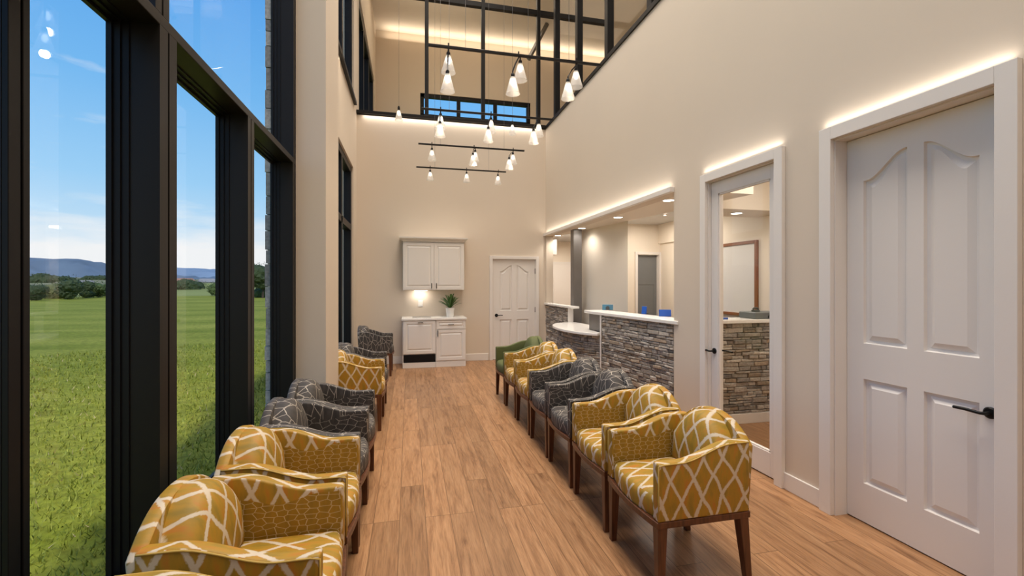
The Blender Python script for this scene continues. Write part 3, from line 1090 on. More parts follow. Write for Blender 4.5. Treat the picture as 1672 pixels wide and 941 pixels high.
# door_4: grey door behind reception
d4 = place_door('door_4', 'dark grey door with white casing behind reception', (4.16, 7.62, 0), 0, 0.44, 2.09, 0.05, 0.05, 0.12)
bm = bmesh.new()
panel_slab(bm, 0.42, 2.07, 0.04, [rect_outline(0.05, 0.37, 0.15, 1.52)], [(0.006, 0.008), (0.012, 0.008)])
lf = mesh_obj('door_leaf', bm, M['greydoor'], d4)
lf.location = (0.010, 0.05, 0.008)

# door_5: pale door far behind the left end of reception
d5 = struct(empty('door_5', (3.42, 11.23, 0)), 'pale door glimpsed behind the left end of reception', 'door')
boxes('casing', [((-0.07, -0.02, 0), (0, 0, 2.12)), ((0.8, -0.02, 0), (0.87, 0, 2.12)), ((0, -0.02, 2.05), (0.8, 0, 2.12))], M['white'], d5, bv=0.003)
bm = bmesh.new()
panel_slab(bm, 0.8, 2.05, 0.014, [rect_outline(0.06, 0.30, 0.9, 1.75)], [(0.004, 0.006), (0.01, 0.006)])
lf = mesh_obj('door_leaf', bm, M['white'], d5)
lf.location = (0, -0.014, 0)

# ------------------------------------------------------------------ reception counters
rnd = random.Random(7)
STONES = [(0.27, 0.24, 0.205), (0.32, 0.29, 0.25), (0.22, 0.20, 0.175), (0.36, 0.325, 0.28), (0.26, 0.205, 0.15), (0.29, 0.265, 0.235), (0.19, 0.17, 0.15)]

def shade_of(rg):
    k = rg.uniform(0.95, 1.6)
    return [c * k for c in rg.choice(STONES)]

def stone_face(name, path, z0, z1, parent, seed=1, back=0.06):
    """Dry-stacked ledge stone veneer along a plan polyline; outward is to the left of travel."""
    rg = random.Random(seed)
    P = [Vector((x, y, 0)) for x, y in path]
    seg = [0.0]
    for i in range(1, len(P)): seg.append(seg[-1] + (P[i] - P[i - 1]).length)
    Ltot = seg[-1]
    def at(s, off, z):
        s = max(0, min(Ltot, s))
        k = 0
        while k < len(P) - 2 and seg[k + 1] < s: k += 1
        t = (s - seg[k]) / max(1e-6, seg[k + 1] - seg[k])
        d = (P[k + 1] - P[k]).normalized()
        # smooth the normal between segments
        n = Vector((-d.y, d.x, 0))
        if k + 2 < len(P) and t > 0.5:
            d2 = (P[k + 2] - P[k + 1]).normalized()
            n = n.lerp(Vector((-d2.y, d2.x, 0)), t - 0.5)
        elif k > 0 and t < 0.5:
            d2 = (P[k] - P[k - 1]).normalized()
            n = n.lerp(Vector((-d2.y, d2.x, 0)), 0.5 - t)
        n.normalize()
        q = P[k].lerp(P[k + 1], t) + n * off
        return Vector((q.x, q.y, z))
    bm = bmesh.new()
    lay = bm.verts.layers.float_color.new('tone')
    def stone(s0, s1, za, zb, dep, tone):
        h, w = zb - za, s1 - s0
        b = min(0.007, h * 0.22, w * 0.2)
        j = lambda: rg.uniform(-0.003, 0.003)
        tilt = rg.uniform(-0.006, 0.006)
        n = 2 if w > 0.12 else 1
        cols = [s0 + w * i / n for i in range(n + 1)]
        def ring(ins, off):
            pts = []
            for i, s in enumerate(cols):
                ss = s + (ins if i == 0 else -ins if i == n else 0)
                pts.append((ss + (j() if 0 < i < n else 0), za + ins + tilt * (i / n - 0.5)))
            for i, s in reversed(list(enumerate(cols))):
                ss = s + (ins if i == 0 else -ins if i == n else 0)
                pts.append((ss + (j() if 0 < i < n else 0), zb - ins + tilt * (i / n - 0.5) + j()))
            return [bm.verts.new(at(s, off + j() * 0.8, z)) for s, z in pts]
        r0, r1, r2 = ring(0, 0), ring(0, dep * 0.7), ring(b, dep)
        for v in r0 + r1 + r2: v[lay] = (*tone, 1)
        for a, c in ((r0, r1), (r1, r2)):
            m = len(a)
            for i in range(m): bm.faces.new((a[i], a[(i + 1) % m], c[(i + 1) % m], c[i]))
        m = len(r2)
        for i in range(n):
            bm.faces.new((r2[i], r2[i + 1], r2[m - 2 - i], r2[m - 1 - i]))
    z = z0
    while z < z1 - 0.012:
        h = rg.choice((0.028, 0.034, 0.04, 0.048, 0.06))
        if z + h > z1 - 0.015: h = z1 - z
        s = -rg.uniform(0, 0.1)
        while s < Ltot:
            w = rg.uniform(0.06, 0.22) * (0.8 + h * 5)
            a, b = max(0, s), min(Ltot, s + w)
            if b - a > 0.025:
                split = h > 0.05 and rg.random() < 0.45
                t0 = shade_of(rg)
                if split:
                    zm = z + h * rg.uniform(0.4, 0.6)
                    stone(a + 0.003, b - 0.003, z + 0.002, zm - 0.002, rg.uniform(0.016, 0.03), t0)
                    t1 = shade_of(rg)
                    stone(a + 0.003, b - 0.003, zm + 0.002, z + h - 0.002, rg.uniform(0.016, 0.03), t1)
                else:
                    stone(a + 0.003, b - 0.003, z + 0.002, z + h - 0.002, rg.uniform(0.014, 0.034), t0)
            s += w
        z += h
    bmesh.ops.recalc_face_normals(bm, faces=bm.faces)
    o = mesh_obj(name, bm, M['stone'], parent)
    # backing wall
    bm = bmesh.new()
    nseg = max(2, int(Ltot / 0.08))
    A = [(at(Ltot * i / nseg, 0.004, 0), at(Ltot * i / nseg, -back, 0)) for i in range(nseg + 1)]
    rows = []
    for f, b in A:
        rows.append([bm.verts.new((f.x, f.y, z0 - 0.0)), bm.verts.new((f.x, f.y, z1)), bm.verts.new((b.x, b.y, z1)), bm.verts.new((b.x, b.y, z0))])
    for i in range(nseg):
        for k in range(4):
            bm.faces.new((rows[i][k], rows[i + 1][k], rows[i + 1][(k + 1) % 4], rows[i][(k + 1) % 4]))
    bm.faces.new(rows[0])
    bm.faces.new(rows[-1][::-1])
    bmesh.ops.recalc_face_normals(bm, faces=bm.faces)
    mesh_obj('backing', bm, M['mortar'], parent)
    return o

# high counter, right section (path runs so that the hall lies on its left)
c1 = tag(empty('reception_counter'), 'tall stone-clad reception counter section nearest, with white top', 'counter')
stone_face('stone_veneer', [(2.615, 5.74), (2.80, 4.30)][::-1], 0.0, 1.11, c1, 3)
stone_face('stone_veneer', [(2.93, 4.26), (4.62, 4.26)][::-1], 0.11, 1.11, c1, 4)
boxes('plinth', [((2.925, 4.222, 0.0), (4.635, 4.30, 0.112))], M['white'], c1, bv=0.004)
prism('counter_top', [(2.755, 4.20), (4.63, 4.20), (4.63, 4.52), (3.05, 4.55), (2.86, 6.32), (2.565, 6.30), (2.545, 6.0)], 1.11, 1.15, M['quartz'], c1, bv=0.006)
prism('end_panel', [(2.66, 5.76), (2.63, 6.26), (2.66, 6.27), (2.72, 5.76)], 0.0, 1.11, M['steel'], c1)
prism('corner_trim', [(2.575, 5.755), (2.588, 5.765), (2.60, 5.745), (2.587, 5.735)], 0.0, 1.11, M['white'], c1)
# low curved counter
def bez(p0, p1, p2, p3, n):
    out = []
    for i in range(n + 1):
        t = i / n
        q = [(1 - t) ** 3 * a + 3 * (1 - t) ** 2 * t * b + 3 * (1 - t) * t * t * c + t ** 3 * d for a, b, c, d in zip(p0, p1, p2, p3)]
        out.append(tuple(q))
    return out
c2 = tag(empty('reception_counter.001'), 'low curved stone-clad counter with half-round white top', 'counter')
arc = bez((2.635, 5.80), (2.28, 5.98), (2.24, 7.30), (2.73, 7.46), 18)
stone_face('stone_veneer', arc, 0.0, 0.825, c2, 5)
arc2 = bez((2.53, 5.73), (2.14, 5.95), (2.10, 7.40), (2.72, 7.49), 24)
prism('counter_top', arc2 + [(2.88, 7.49), (2.98, 6.45), (2.62, 6.30), (2.615, 5.80)], 0.825, 0.862, M['quartz'], c2, bv=0.006)
# left section
c3 = tag(empty('reception_counter.002'), 'tall stone-clad counter section in the far corner by the end wall', 'counter')
stone_face('stone_veneer', [(2.79, 7.53), (2.79, 8.88)], 0.0, 1.11, c3, 6)
prism('counter_top', [(2.735, 7.30), (2.735, 8.89), (2.885, 8.89), (2.885, 7.30)], 1.11, 1.148, M['quartz'], c3, bv=0.006)
boxes('corner_trim', [((2.755, 7.50), (2.775, 7.515))] and [((2.752, 7.50, 0.86), (2.85, 7.518, 1.11))], M['white'], c3)
struct(box('column', (2.90, 7.62, 0), (3.06, 7.78, 2.535), M['steel'], bv=0.003), 'grey steel column rising behind the counter to the soffit', 'column')

# things on and behind the counter
def tablet(name, loc, rz, w, h, mat, label, cat, tilt=0.25, group=None):
    r = tag(empty(name, loc, rz), label, cat, group)
    bm = bmesh.new()
    mt = Matrix.Rotation(tilt, 4, 'X')
    add_box(bm, (-w / 2, -0.008, 0), (w / 2, 0.008, h), mtx=mt)
    bevel(bm, 0.004, 2)
    mesh_obj('panel', bm, mat, r)
    bm = bmesh.new()
    add_box(bm, (-w * 0.3, -0.0, 0), (w * 0.3, 0.07, 0.008))
    mesh_obj('foot', bm, M['blackmetal'], r)
    return r
M['blue'] = pmat('blue_plastic', (0.008, 0.07, 0.36), 0.35, var=0.1, vscale=10)
M['teal'] = pmat('blue_screen', (0.05, 0.16, 0.24), 0.3, var=0.5, vscale=14)
M['darkgrey'] = pmat('dark_grey_plastic', (0.06, 0.065, 0.068), 0.4, var=0.1, vscale=10)
t1 = tablet('display_card', (2.90, 6.20, 1.15), -0.5, 0.16, 0.085, M['teal'], 'blue picture display card at the far end of the tall counter', 'display card', tilt=-0.3)
bm = bmesh.new()
add_lathe(bm, [(0.001, 0.0), (0.03, 0.0), (0.028, 0.01), (0.001, 0.012)], 16, (0, -0.012, 0.03), axis='Y')
mesh_obj('picture_spot', bm, M['darkgrey'], t1)
tablet('brochure_holder', (2.98, 5.28, 1.15), -1.1, 0.07, 0.10, M['blue'], 'narrow upright blue brochure holder standing mid-counter', 'brochure holder', tilt=-0.15)
tablet('brochure_holder.001', (3.02, 4.85, 1.15), -0.45, 0.14, 0.085, M['blue'], 'wide tilted blue brochure holder nearest on the tall counter', 'brochure holder', tilt=-0.35)
# seen through the glazed door
pr = tag(empty('printer', (3.97, 4.38, 1.15)), 'grey office printer on the counter seen through the glazed door', 'printer')
bm = bmesh.new()
add_box(bm, (-0.20, -0.13, 0), (0.20, 0.13, 0.075))
bevel(bm, 0.012, 3)
mesh_obj('body', bm, pmat('grey_plastic', (0.13, 0.14, 0.145), 0.45, var=0.08, vscale=10), pr)
bm = bmesh.new()
add_lathe(bm, [(0.055, -0.131), (0.055, -0.136), (0.045, -0.138)], 24, (0.02, 0, 0.012), axis='Y')
bmesh.ops.delete(bm, geom=[v for v in bm.verts if v.co.z < 0.002], context='VERTS')
mesh_obj('paper_slot', bm, M['blackmetal'], pr)
ph = tag(empty('telephone', (3.87, 4.36, 1.225)), 'small black desk telephone on top of the grey printer', 'telephone')
bm = bmesh.new()
add_box(bm, (-0.035, -0.03, 0), (0.035, 0.03, 0.022))
bevel(bm, 0.006, 2)
mesh_obj('base', bm, M['darkgrey'], ph)
bm = bmesh.new()
add_tube(bm, [(-0.035, 0.0, 0.028), (-0.02, 0, 0.042), (0.02, 0, 0.042), (0.035, 0, 0.028)], 0.011, 10)
mesh_obj('handset', bm, M['darkgrey'], ph, smooth=True)
bm = bmesh.new()
add_box(bm, (-0.09, -0.06, 0), (0.09, 0.06, 0.018))
bevel(bm, 0.004, 2)
o = mesh_obj('folder', bm, M['blue'])
o.location = (3.37, 4.36, 1.15)
tag(o, 'flat blue folder on the counter seen through the glazed door', 'folder')
# whiteboard
wb = tag(empty('whiteboard', (4.64, 5.97, 1.10)), 'whiteboard with brown wooden frame on the office wall', 'whiteboard')
boxes('board', [((-0.02, -0.76, 0.02), (0, 0.76, 1.0))], pmat('whiteboard_enamel', (0.70, 0.69, 0.67), 0.3, var=0.02, vscale=2), wb)
br = pmat('whiteboard_frame_wood', (0.22, 0.075, 0.022), 0.45, var=0.2, vscale=20)
boxes('board_frame', [((-0.035, -0.80, -0.01), (0, -0.755, 1.045)), ((-0.035, 0.755, -0.01), (0, 0.80, 1.045)), ((-0.035, -0.755, 1.0), (0, 0.755, 1.045)), ((-0.05, -0.755, -0.01), (0, 0.755, 0.03))], br, wb, bv=0.004)
# white wall box behind the left end
tag(box('wall_cabinet', (2.93, 9.6, 2.20), (3.25, 10.0, 2.535), M['cab'], bv=0.004), 'white box cabinet under the soffit behind the left counter end', 'cabinet')

# downlights
def downlight(x, y, z, power, label, group=None):
    r = tag(empty('downlight', (x, y, z)), label, 'downlight', group)
    bm = bmesh.new()
    add_lathe(bm, [(0.085, 0.0), (0.085, -0.006), (0.066, -0.008), (0.064, -0.002)], 28, cap0=False, cap1=False)
    mesh_obj('trim_ring', bm, M['white'], r, smooth=True, angle=40)
    bm = bmesh.new()
    add_lathe(bm, [(0.066, -0.001), (0.066, -0.004)], 28)
    mesh_obj('lens', bm, M['disc'], r)
    spot('downlight_lamp', (x, y, z - 0.012), power, NEUT, 150, 0.9, 0.05)
for (x, y, lb) in ((2.985, 4.72, 'round downlight in the soffit at its near end'), (3.02, 6.10, 'round downlight in the soffit above the low counter'),
                   (2.99, 7.45, 'round downlight in the soffit beside the steel column'), (2.965, 8.70, 'round downlight in the soffit at the end wall corner')):
    downlight(x, y, 2.535, 22, lb, 'downlights in the reception soffit')
downlight(4.08, 4.92, 2.45, 14, 'round downlight in the bulkhead seen through the glazed door')
# sprinkler head on the office ceiling
sp = tag(empty('sprinkler', (3.95, 6.35, 2.66)), 'small sprinkler head on the grey office ceiling', 'sprinkler')
bm = bmesh.new()
add_lathe(bm, [(0.035, 0), (0.035, -0.006), (0.012, -0.012), (0.010, -0.035), (0.024, -0.036), (0.024, -0.040)], 16)
mesh_obj('head', bm, M['white'], sp, smooth=True, angle=40)

# ------------------------------------------------------------------ kitchenette
def cab_door(name, parent, x0, x1, z0, z1, y, handle=None, th=0.02, fr=0.055):
    bm = bmesh.new()
    w, h = x1 - x0, z1 - z0
    panel_slab(bm, w, h, th, [rect_outline(fr, w - fr, fr, h - fr)], [(0.004, 0.010), (0.012, 0.011), (0.036, 0.002), (0.040, 0.001)])
    o = mesh_obj(name, bm, M['cab'], parent)
    o.location = (x0, y - th, z0)
    if handle:
        hx, hz, vert, hl = handle
        bm = bmesh.new()
        a = Vector((0, 0, hl / 2)) if vert else Vector((hl / 2, 0, 0))
        c = Vector((hx - x0, 0, hz - z0))
        add_tube(bm, [c - a, c - a + Vector((0, -0.024, 0)), c + a + Vector((0, -0.024, 0)), c + a], 0.008, 8)
        mesh_obj('pull_handle', bm, M['nickel'], o)
    return o

ux0, ux1, uy = -0.115, 1.035, 8.58
uc = tag(empty('wall_cabinet.001', ((ux0 + ux1) / 2, 8.9, 1.42)), 'white two-door wall cabinet with crown moulding above the worktop', 'cabinet')
OX, OY, OZ = (ux0 + ux1) / 2, 8.9, 1.42
def lc(o):
    o.location = Vector(o.location) - Vector((OX, OY, OZ))
    return o
lc(box('cabinet_body', (ux0, uy, 1.42), (ux1, 8.898, 2.345), M['cab'], uc, bv=0.003))
mid = (ux0 + ux1) / 2
lc(cab_door('cabinet_door', uc, ux0 + 0.012, mid - 0.004, 1.43, 2.315, uy, (mid - 0.045, 1.505, True, 0.085)))
lc(cab_door('cabinet_door', uc, mid + 0.004, ux1 - 0.012, 1.43, 2.315, uy, (mid + 0.045, 1.505, True, 0.085)))
bm = bmesh.new()
prof = [(0.0, 2.335), (0.012, 2.335), (0.014, 2.352), (0.03, 2.362), (0.05, 2.388), (0.062, 2.394), (0.064, 2.42), (0.0, 2.42)]
rows = []
for o_, z_ in prof:
    rows.append([bm.verts.new(p) for p in ((ux0 - o_, 8.898, z_), (ux0 - o_, uy - 0.02 - o_, z_), (ux1 + o_, uy - 0.02 - o_, z_), (ux1 + o_, 8.898, z_))])
for i in range(len(rows) - 1):
    for k in range(3):
        bm.faces.new((rows[i][k], rows[i][k + 1], rows[i + 1][k + 1], rows[i + 1][k]))
bm.faces.new(rows[-1])
bm.faces.new(rows[0][::-1])
bmesh.ops.recalc_face_normals(bm, faces=bm.faces)
lc(mesh_obj('crown_moulding', bm, M['cab'], uc))
lc(box('undercabinet_lamp', (0.10, 8.70, 1.405), (0.34, 8.76, 1.42), emat('undercabinet_lens', (1.0, 0.9, 0.76), 2.5), uc))
area('undercabinet_light', (0.2, 8.76, 1.40), 0.22, 0.05, 1.5, NEUT, (0, 0.35, -1))

by = 8.36
bmid = 0.478
b1 = tag(empty('base_cabinet', (0.17, 8.9, 0)), 'white base cabinet with one tall panel and black kick grille', 'cabinet')
b2 = tag(empty('base_cabinet.001', (0.76, 8.9, 0)), 'white base cabinet with a drawer above a door', 'cabinet')
def off(o, e):
    o.location = Vector(o.location) - Vector(e.location)
    return o
off(boxes('cabinet_body', [((-0.115, by, 0.235), (bmid, 8.898, 0.872)), ((-0.115, by + 0.02, 0.0), (bmid, 8.898, 0.235)), ((-0.115, by, 0.0), (-0.10, by + 0.02, 0.235))], M['cab'], b1), b1)
off(cab_door('front_panel', b1, -0.10, bmid - 0.006, 0.262, 0.865, by, (0.205, 0.832, False, 0.085)), b1)
off(boxes('kick_grille', [((-0.10, by - 0.012, 0.105), (bmid - 0.006, by + 0.02, 0.245))], M['black'], b1, bv=0.002), b1)
off(boxes('plinth', [((-0.115, by - 0.008, 0.0), (bmid, by + 0.02, 0.10))], M['cab'], b1, bv=0.003), b1)
off(boxes('cabinet_body', [((bmid + 0.002, by, 0.10), (1.035, 8.898, 0.872))], M['cab'], b2), b2)
off(cab_door('drawer', b2, bmid + 0.014, 1.022, 0.705, 0.865, by, (0.76, 0.785, False, 0.10), fr=0.035), b2)
off(cab_door('cabinet_door', b2, bmid + 0.014, 1.022, 0.125, 0.692, by, (bmid + 0.038, 0.625, True, 0.10)), b2)
off(boxes('plinth', [((bmid + 0.002, by - 0.008, 0.0), (1.035, by + 0.02, 0.10))], M['cab'], b2, bv=0.003), b2)
tag(box('worktop', (-0.135, by - 0.035, 0.872), (1.055, 8.898, 0.91), M['quartz'], bv=0.005), 'white quartz worktop over the two base cabinets', 'worktop')
bm = bmesh.new()
add_box(bm, (0.06, 8.44, 0.91), (0.40, 8.78, 0.918))
bevel(bm, 0.003, 2)
tag(mesh_obj('tray', bm, pmat('dull_steel', (0.35, 0.34, 0.32), 0.4, metal=0.6, var=0.08, vscale=10)), 'flat grey tray lying on the white worktop', 'tray')
ol = tag(empty('wall_outlet', (0.215, 8.9, 1.16)), 'white double wall outlet lit under the wall cabinet', 'outlet')
boxes('cover_plate', [((-0.045, -0.008, -0.065), (0.045, 0, 0.065))], M['white'], ol, bv=0.003)
for z in (-0.028, 0.028):
    boxes('socket', [((-0.02, -0.011, z - 0.02), (0.02, -0.007, z + 0.02))], M['quartz'], ol, bv=0.004)
# plant
pl = tag(empty('potted_plant', (0.76, 8.56, 0.91)), 'green leafy plant in a white pot on the worktop', 'plant')
bm = bmesh.new()
add_lathe(bm, [(0.062, 0), (0.066, 0.003), (0.082, 0.165), (0.085, 0.175), (0.077, 0.177), (0.073, 0.15)], 32, cap1=False)
mesh_obj('pot', bm, pmat('white_ceramic', (0.80, 0.78, 0.74), 0.3, var=0.02, vscale=8), pl, smooth=True, angle=40)
bm = bmesh.new()
add_lathe(bm, [(0.001, 0.155), (0.074, 0.15)], 20, cap0=True, cap1=False)
mesh_obj('soil', bm, pmat('potting_soil', (0.03, 0.02, 0.012), 0.95, var=0.3, vscale=40), pl)
bm = bmesh.new()
rg = random.Random(11)
for i in range(64):
    az = rg.uniform(0, 2 * PI)
    ring = i / 64
    reach = 0.03 + 0.235 * ring ** 0.8 * rg.uniform(0.8, 1.1)
    rise = (0.38 - 0.23 * ring ** 1.6) * rg.uniform(0.85, 1.1)
    wd = rg.uniform(0.011, 0.017)
    side = Vector((-math.sin(az), math.cos(az), 0))
    prev = None
    for k in range(8):
        t = k / 7
        rr = reach * t
        zz = 0.15 + rise * (1.6 * t - 0.75 * t * t) * 0.9
        c = Vector((math.cos(az) * rr, math.sin(az) * rr, zz))
        w = wd * (0.45 + 1.2 * t) * (1 - t ** 3) + 0.0006
        up = Vector((0, 0, -w * 0.25))
        cur = [bm.verts.new(c + side * w - up), bm.verts.new(c + up), bm.verts.new(c - side * w - up)]
        if prev:
            bm.faces.new((prev[0], cur[0], cur[1], prev[1]))
            bm.faces.new((prev[1], cur[1], cur[2], prev[2]))
        prev = cur
leafm = pmat('plant_leaf', (0.07, 0.17, 0.035), 0.45, var=0.5, vscale=25)
mesh_obj('foliage', bm, leafm, pl, smooth=True)

# ------------------------------------------------------------------ track lights
def pendant_parts(parent, x, dy, drop, arm, scale=1.0, lit=True):
    """one lamp on a rail: stem, glass shade, bulb. x along the rail, dy sideways, hanging drop below the rail."""
    s = scale
    bm = bmesh.new()
    top = Vector((x, 0, 0.0))
    end = Vector((x + arm, dy, -drop))
    add_tube(bm, [top + Vector((0, 0, 0.035)), top + Vector((0, 0, -0.02)), top.lerp(end, 0.55) + Vector((0, 0, 0.02)), end + Vector((0, 0, 0.03)), end], 0.0065, 8)
    add_lathe(bm, [(0.010, 0.012), (0.017, 0.0), (0.017, -0.03), (0.012, -0.036)], 14, end)
    st = mesh_obj('pendant', bm, M['bronze'], parent, smooth=True, angle=40)
    bm = bmesh.new()
    add_lathe(bm, [(0.020 * s, -0.022), (0.026 * s, -0.035 * s - 0.01), (0.060 * s, -0.165 * s), (0.062 * s, -0.172 * s)], 28, end, cap0=False, cap1=False)
    mesh_obj('shade', bm, M['shade'], st, smooth=True)
    bm = bmesh.new()
    add_lathe(bm, [(0.006, -0.036), (0.014, -0.05), (0.018, -0.07), (0.015, -0.088), (0.005, -0.096)], 14, end)
    mesh_obj('bulb', bm, M['bulb'], st, smooth=True)
    return end

def track_light(y, x0, x1, lamps, z, label, power):
    r = tag(empty('track_light', ((x0 + x1) / 2, y, z)), label, 'track light', 'track lights over the hall')
    hw = (x1 - x0) / 2
    bm = bmesh.new()
    add_box(bm, (-hw, -0.011, -0.011), (hw, 0.011, 0.011))
    bevel(bm, 0.002, 1)
    mesh_obj('rail', bm, M['bronze'], r)
    for sx in (-0.6, 0.6):
        bm = bmesh.new()
        add_tube(bm, [(sx * hw, 0, 0.01), (sx * hw, 0, ZC - z)], 0.0018, 5)
        mesh_obj('cable', bm, M['steel'], r)
    for (x, dy, drop, arm) in lamps:
        e = pendant_parts(r, x, dy, drop, arm)
        p = Vector(r.location) + e + Vector((0, 0, -0.178))
        spot('pendant_lamp_light', p, power * 3, WARM, 165, 0.6, 0.03)
    return r

Zt = 3.58
track_light(3.86, 0.16, 1.74, [(-0.62, 0.02, 0.04, 0), (-0.62, -0.02, 0.22, -0.01), (0.0, 0.02, 0.04, 0.02), (0.0, -0.03, 0.19, -0.06), (0.55, 0.02, 0.05, 0.0), (0.55, -0.04, 0.19, -0.10)], Zt, 'nearest and largest of the four hanging track lights', 0.8)
track_light(5.28, 0.14, 1.74, [(-0.58, 0.02, 0.04, 0), (-0.58, -0.03, 0.15, -0.01), (0.02, 0.02, 0.04, 0), (0.02, -0.03, 0.17, -0.04), (0.62, 0.02, 0.04, 0), (0.62, -0.03, 0.15, -0.08)], Zt, 'second hanging track light, in front of the dark ledge', 0.8)
track_light(6.62, 0.13, 1.72, [(-0.60, 0.0, 0.06, 0), (0.02, 0.02, 0.04, 0.02), (0.02, -0.03, 0.10, -0.02), (0.62, 0.02, 0.04, 0), (0.62, -0.03, 0.13, -0.07)], Zt, 'third hanging track light, below the dark ledge', 0.9)
track_light(7.95, 0.12, 1.72, [(-0.56, 0.0, 0.05, 0), (0.08, 0.0, 0.05, 0), (0.66, 0.0, 0.06, -0.01)], Zt, 'farthest and lowest-looking hanging track light near the end wall', 1.0)
def reflected_pendant(x, y, z, label):  # reflections of lamps, modelled as small hanging pendants
    r = tag(empty('reflected_lamp', (x, y, z)), label, 'lamp reflection')
    bm = bmesh.new()
    add_tube(bm, [(0, 0, 0.02), (0, 0, ZC - z)], 0.0016, 5)
    mesh_obj('cord', bm, M['steel'], r)
    bm = bmesh.new()
    add_lathe(bm, [(0.008, 0.05), (0.014, 0.03), (0.014, 0.0), (0.010, -0.01)], 12)
    mesh_obj('lamp_cap', bm, M['bronze'], r, smooth=True, angle=40)
    bm = bmesh.new()
    add_lathe(bm, [(0.014, -0.002), (0.02, -0.02), (0.046, -0.12), (0.048, -0.126)], 24, cap0=False, cap1=False)
    mesh_obj('shade', bm, M['shade'], r, smooth=True)
    bm = bmesh.new()
    add_lathe(bm, [(0.005, -0.012), (0.012, -0.03), (0.013, -0.05), (0.004, -0.066)], 12)
    mesh_obj('bulb', bm, M['bulb'], r, smooth=True)
    spot('reflected_lamp_light', (x, y, z - 0.135), 1.5, WARM, 165, 0.6, 0.03)
reflected_pendant(-0.12, 5.50, 3.62, 'small lamp reflection modelled as a pendant left of the second track light')
reflected_pendant(1.30, 5.62, 3.60, 'small lamp reflection modelled as a pendant by the strip window right of centre')

# ------------------------------------------------------------------ armchairs
def rounded(poly, r, n=4):
    out = []
    m = len(poly)
    for i in range(m):
        p0, p1, p2 = Vector(poly[i - 1]), Vector(poly[i]), Vector(poly[(i + 1) % m])
        a, b = (p0 - p1), (p2 - p1)
        rr = min(r, a.length * 0.45, b.length * 0.45)
        A, B = p1 + a.normalized() * rr, p1 + b.normalized() * rr
        for k in range(n + 1):
            t = k / n
            q = A * (1 - t) ** 2 + p1 * 2 * t * (1 - t) + B * t * t
            out.append((q.x, q.y))
    return out

def pillow(bm, outline, rings, to3, closed_back=True):
    """outline (u,v) CCW; rings [(inset, w)] ; to3(u,v,w)->Vector"""
    us = [p[0] for p in outline]
    vs = [p[1] for p in outline]
    cu, cv = (min(us) + max(us)) / 2, (min(vs) + max(vs)) / 2
    hu, hv = (max(us) - min(us)) / 2, (max(vs) - min(vs)) / 2
    prev = None
    first = None
    for ins, w in rings:
        cur = [bm.verts.new(to3(cu + (u - cu) * (1 - ins / hu), cv + (v - cv) * (1 - ins / hv), w)) for u, v in outline]
        if prev:
            n = len(cur)
            for i in range(n):
                bm.faces.new((prev[i], prev[(i + 1) % n], cur[(i + 1) % n], cur[i]))
        else:
            first = cur
        prev = cur
    c = bm.verts.new(to3(cu, cv, rings[-1][1] + 0.002 * (1 if rings[-1][1] > rings[0][1] else -1)))
    n = len(prev)
    for i in range(n): bm.faces.new((prev[i], prev[(i + 1) % n], c))
    if closed_back: bm.faces.new(first[::-1])
    bmesh.ops.recalc_face_normals(bm, faces=bm.faces)

def smooth01(t):
    t = max(0.0, min(1.0, t))
    return t * t * (3 - 2 * t)

def arm_top(x):
    return 0.668 + 0.075 * smooth01((0.14 - x) / 0.30)

XFRT, XREAR, HW, AT = 0.26, -0.262, 0.28, 0.054
ZS = 0.382

def arm_mesh(side):
    bm = bmesh.new()
    nx = 20
    yo, yi = side * HW, side * (HW - AT)
    rows = {}
    for key, y in (('o', yo), ('i', yi)):
        g = []
        for i in range(nx + 1):
            x = XFRT + (XREAR - XFRT) * i / nx
            zt = arm_top(x)
            band = 0.018 + 0.075 * smooth01((0.16 - x) / 0.2)
            g.append([bm.verts.new((x, y, ZS)), bm.verts.new((x, y, zt - band)), bm.verts.new((x, y, zt))])
        rows[key] = g
    o, i_ = rows['o'], rows['i']
    for k in range(nx):
        for r in range(2):
            f = bm.faces.new((o[k][r], o[k + 1][r], o[k + 1][r + 1], o[k][r + 1]))
            f2 = bm.faces.new((i_[k][r], i_[k + 1][r], i_[k + 1][r + 1], i_[k][r + 1]))
            if r == 0: f2.material_index = 1
        bm.faces.new((o[k][2], o[k + 1][2], i_[k + 1][2], i_[k][2]))
        bm.faces.new((o[k][0], o[k + 1][0], i_[k + 1][0], i_[k][0]))
    for k in (0, nx):
        for r in range(2):
            bm.faces.new((o[k][r], o[k][r + 1], i_[k][r + 1], i_[k][r]))
    bmesh.ops.recalc_face_normals(bm, faces=bm.faces)
    bevel(bm, 0.010, 3, 40)
    return bm

def piping_mesh(side):
    bm = bmesh.new()
    y = side * (HW + 0.0005)
    pts = [(XFRT - 0.002, y, ZS + 0.006)]
    pts += [(XFRT - 0.002, y, ZS + 0.1), (XFRT - 0.002, y, arm_top(XFRT) - 0.012)]
    for i in range(1, 21):
        x = XFRT - 0.006 + (XREAR - XFRT + 0.012) * i / 20
        pts.append((x, y, arm_top(x) - 0.006))
    add_tube(bm, pts, 0.0035, 6)
    return bm

def hump(y, half, zs, zt):
    a = min(1.0, abs(y) / half)
    return zs + (zt - zs) * (1 - a ** 2.2)

def back_outline(half, z0, zs, zt, n=26):
    pts = [(-half, z0), (half, z0)]
    for i in range(n + 1):
        t = PI * i / n
        y = half * math.cos(t)
        pts.append((y, hump(y, half, zs, zt)))
    return rounded([pts[0], pts[1]] + pts[2:], 0.012, 1)

def lean(z):
    return -0.085 * max(0.0, z - 0.45)

def seat_outline(h, xr, xf, bow, n=16):
    pts = [(xr, -h)]
    for i in range(n + 1):
        y = -h + 2 * h * i / n
        pts.append((xf + bow * (1 - (y / h) ** 2), y))
    pts.append((xr, h))
    return pts

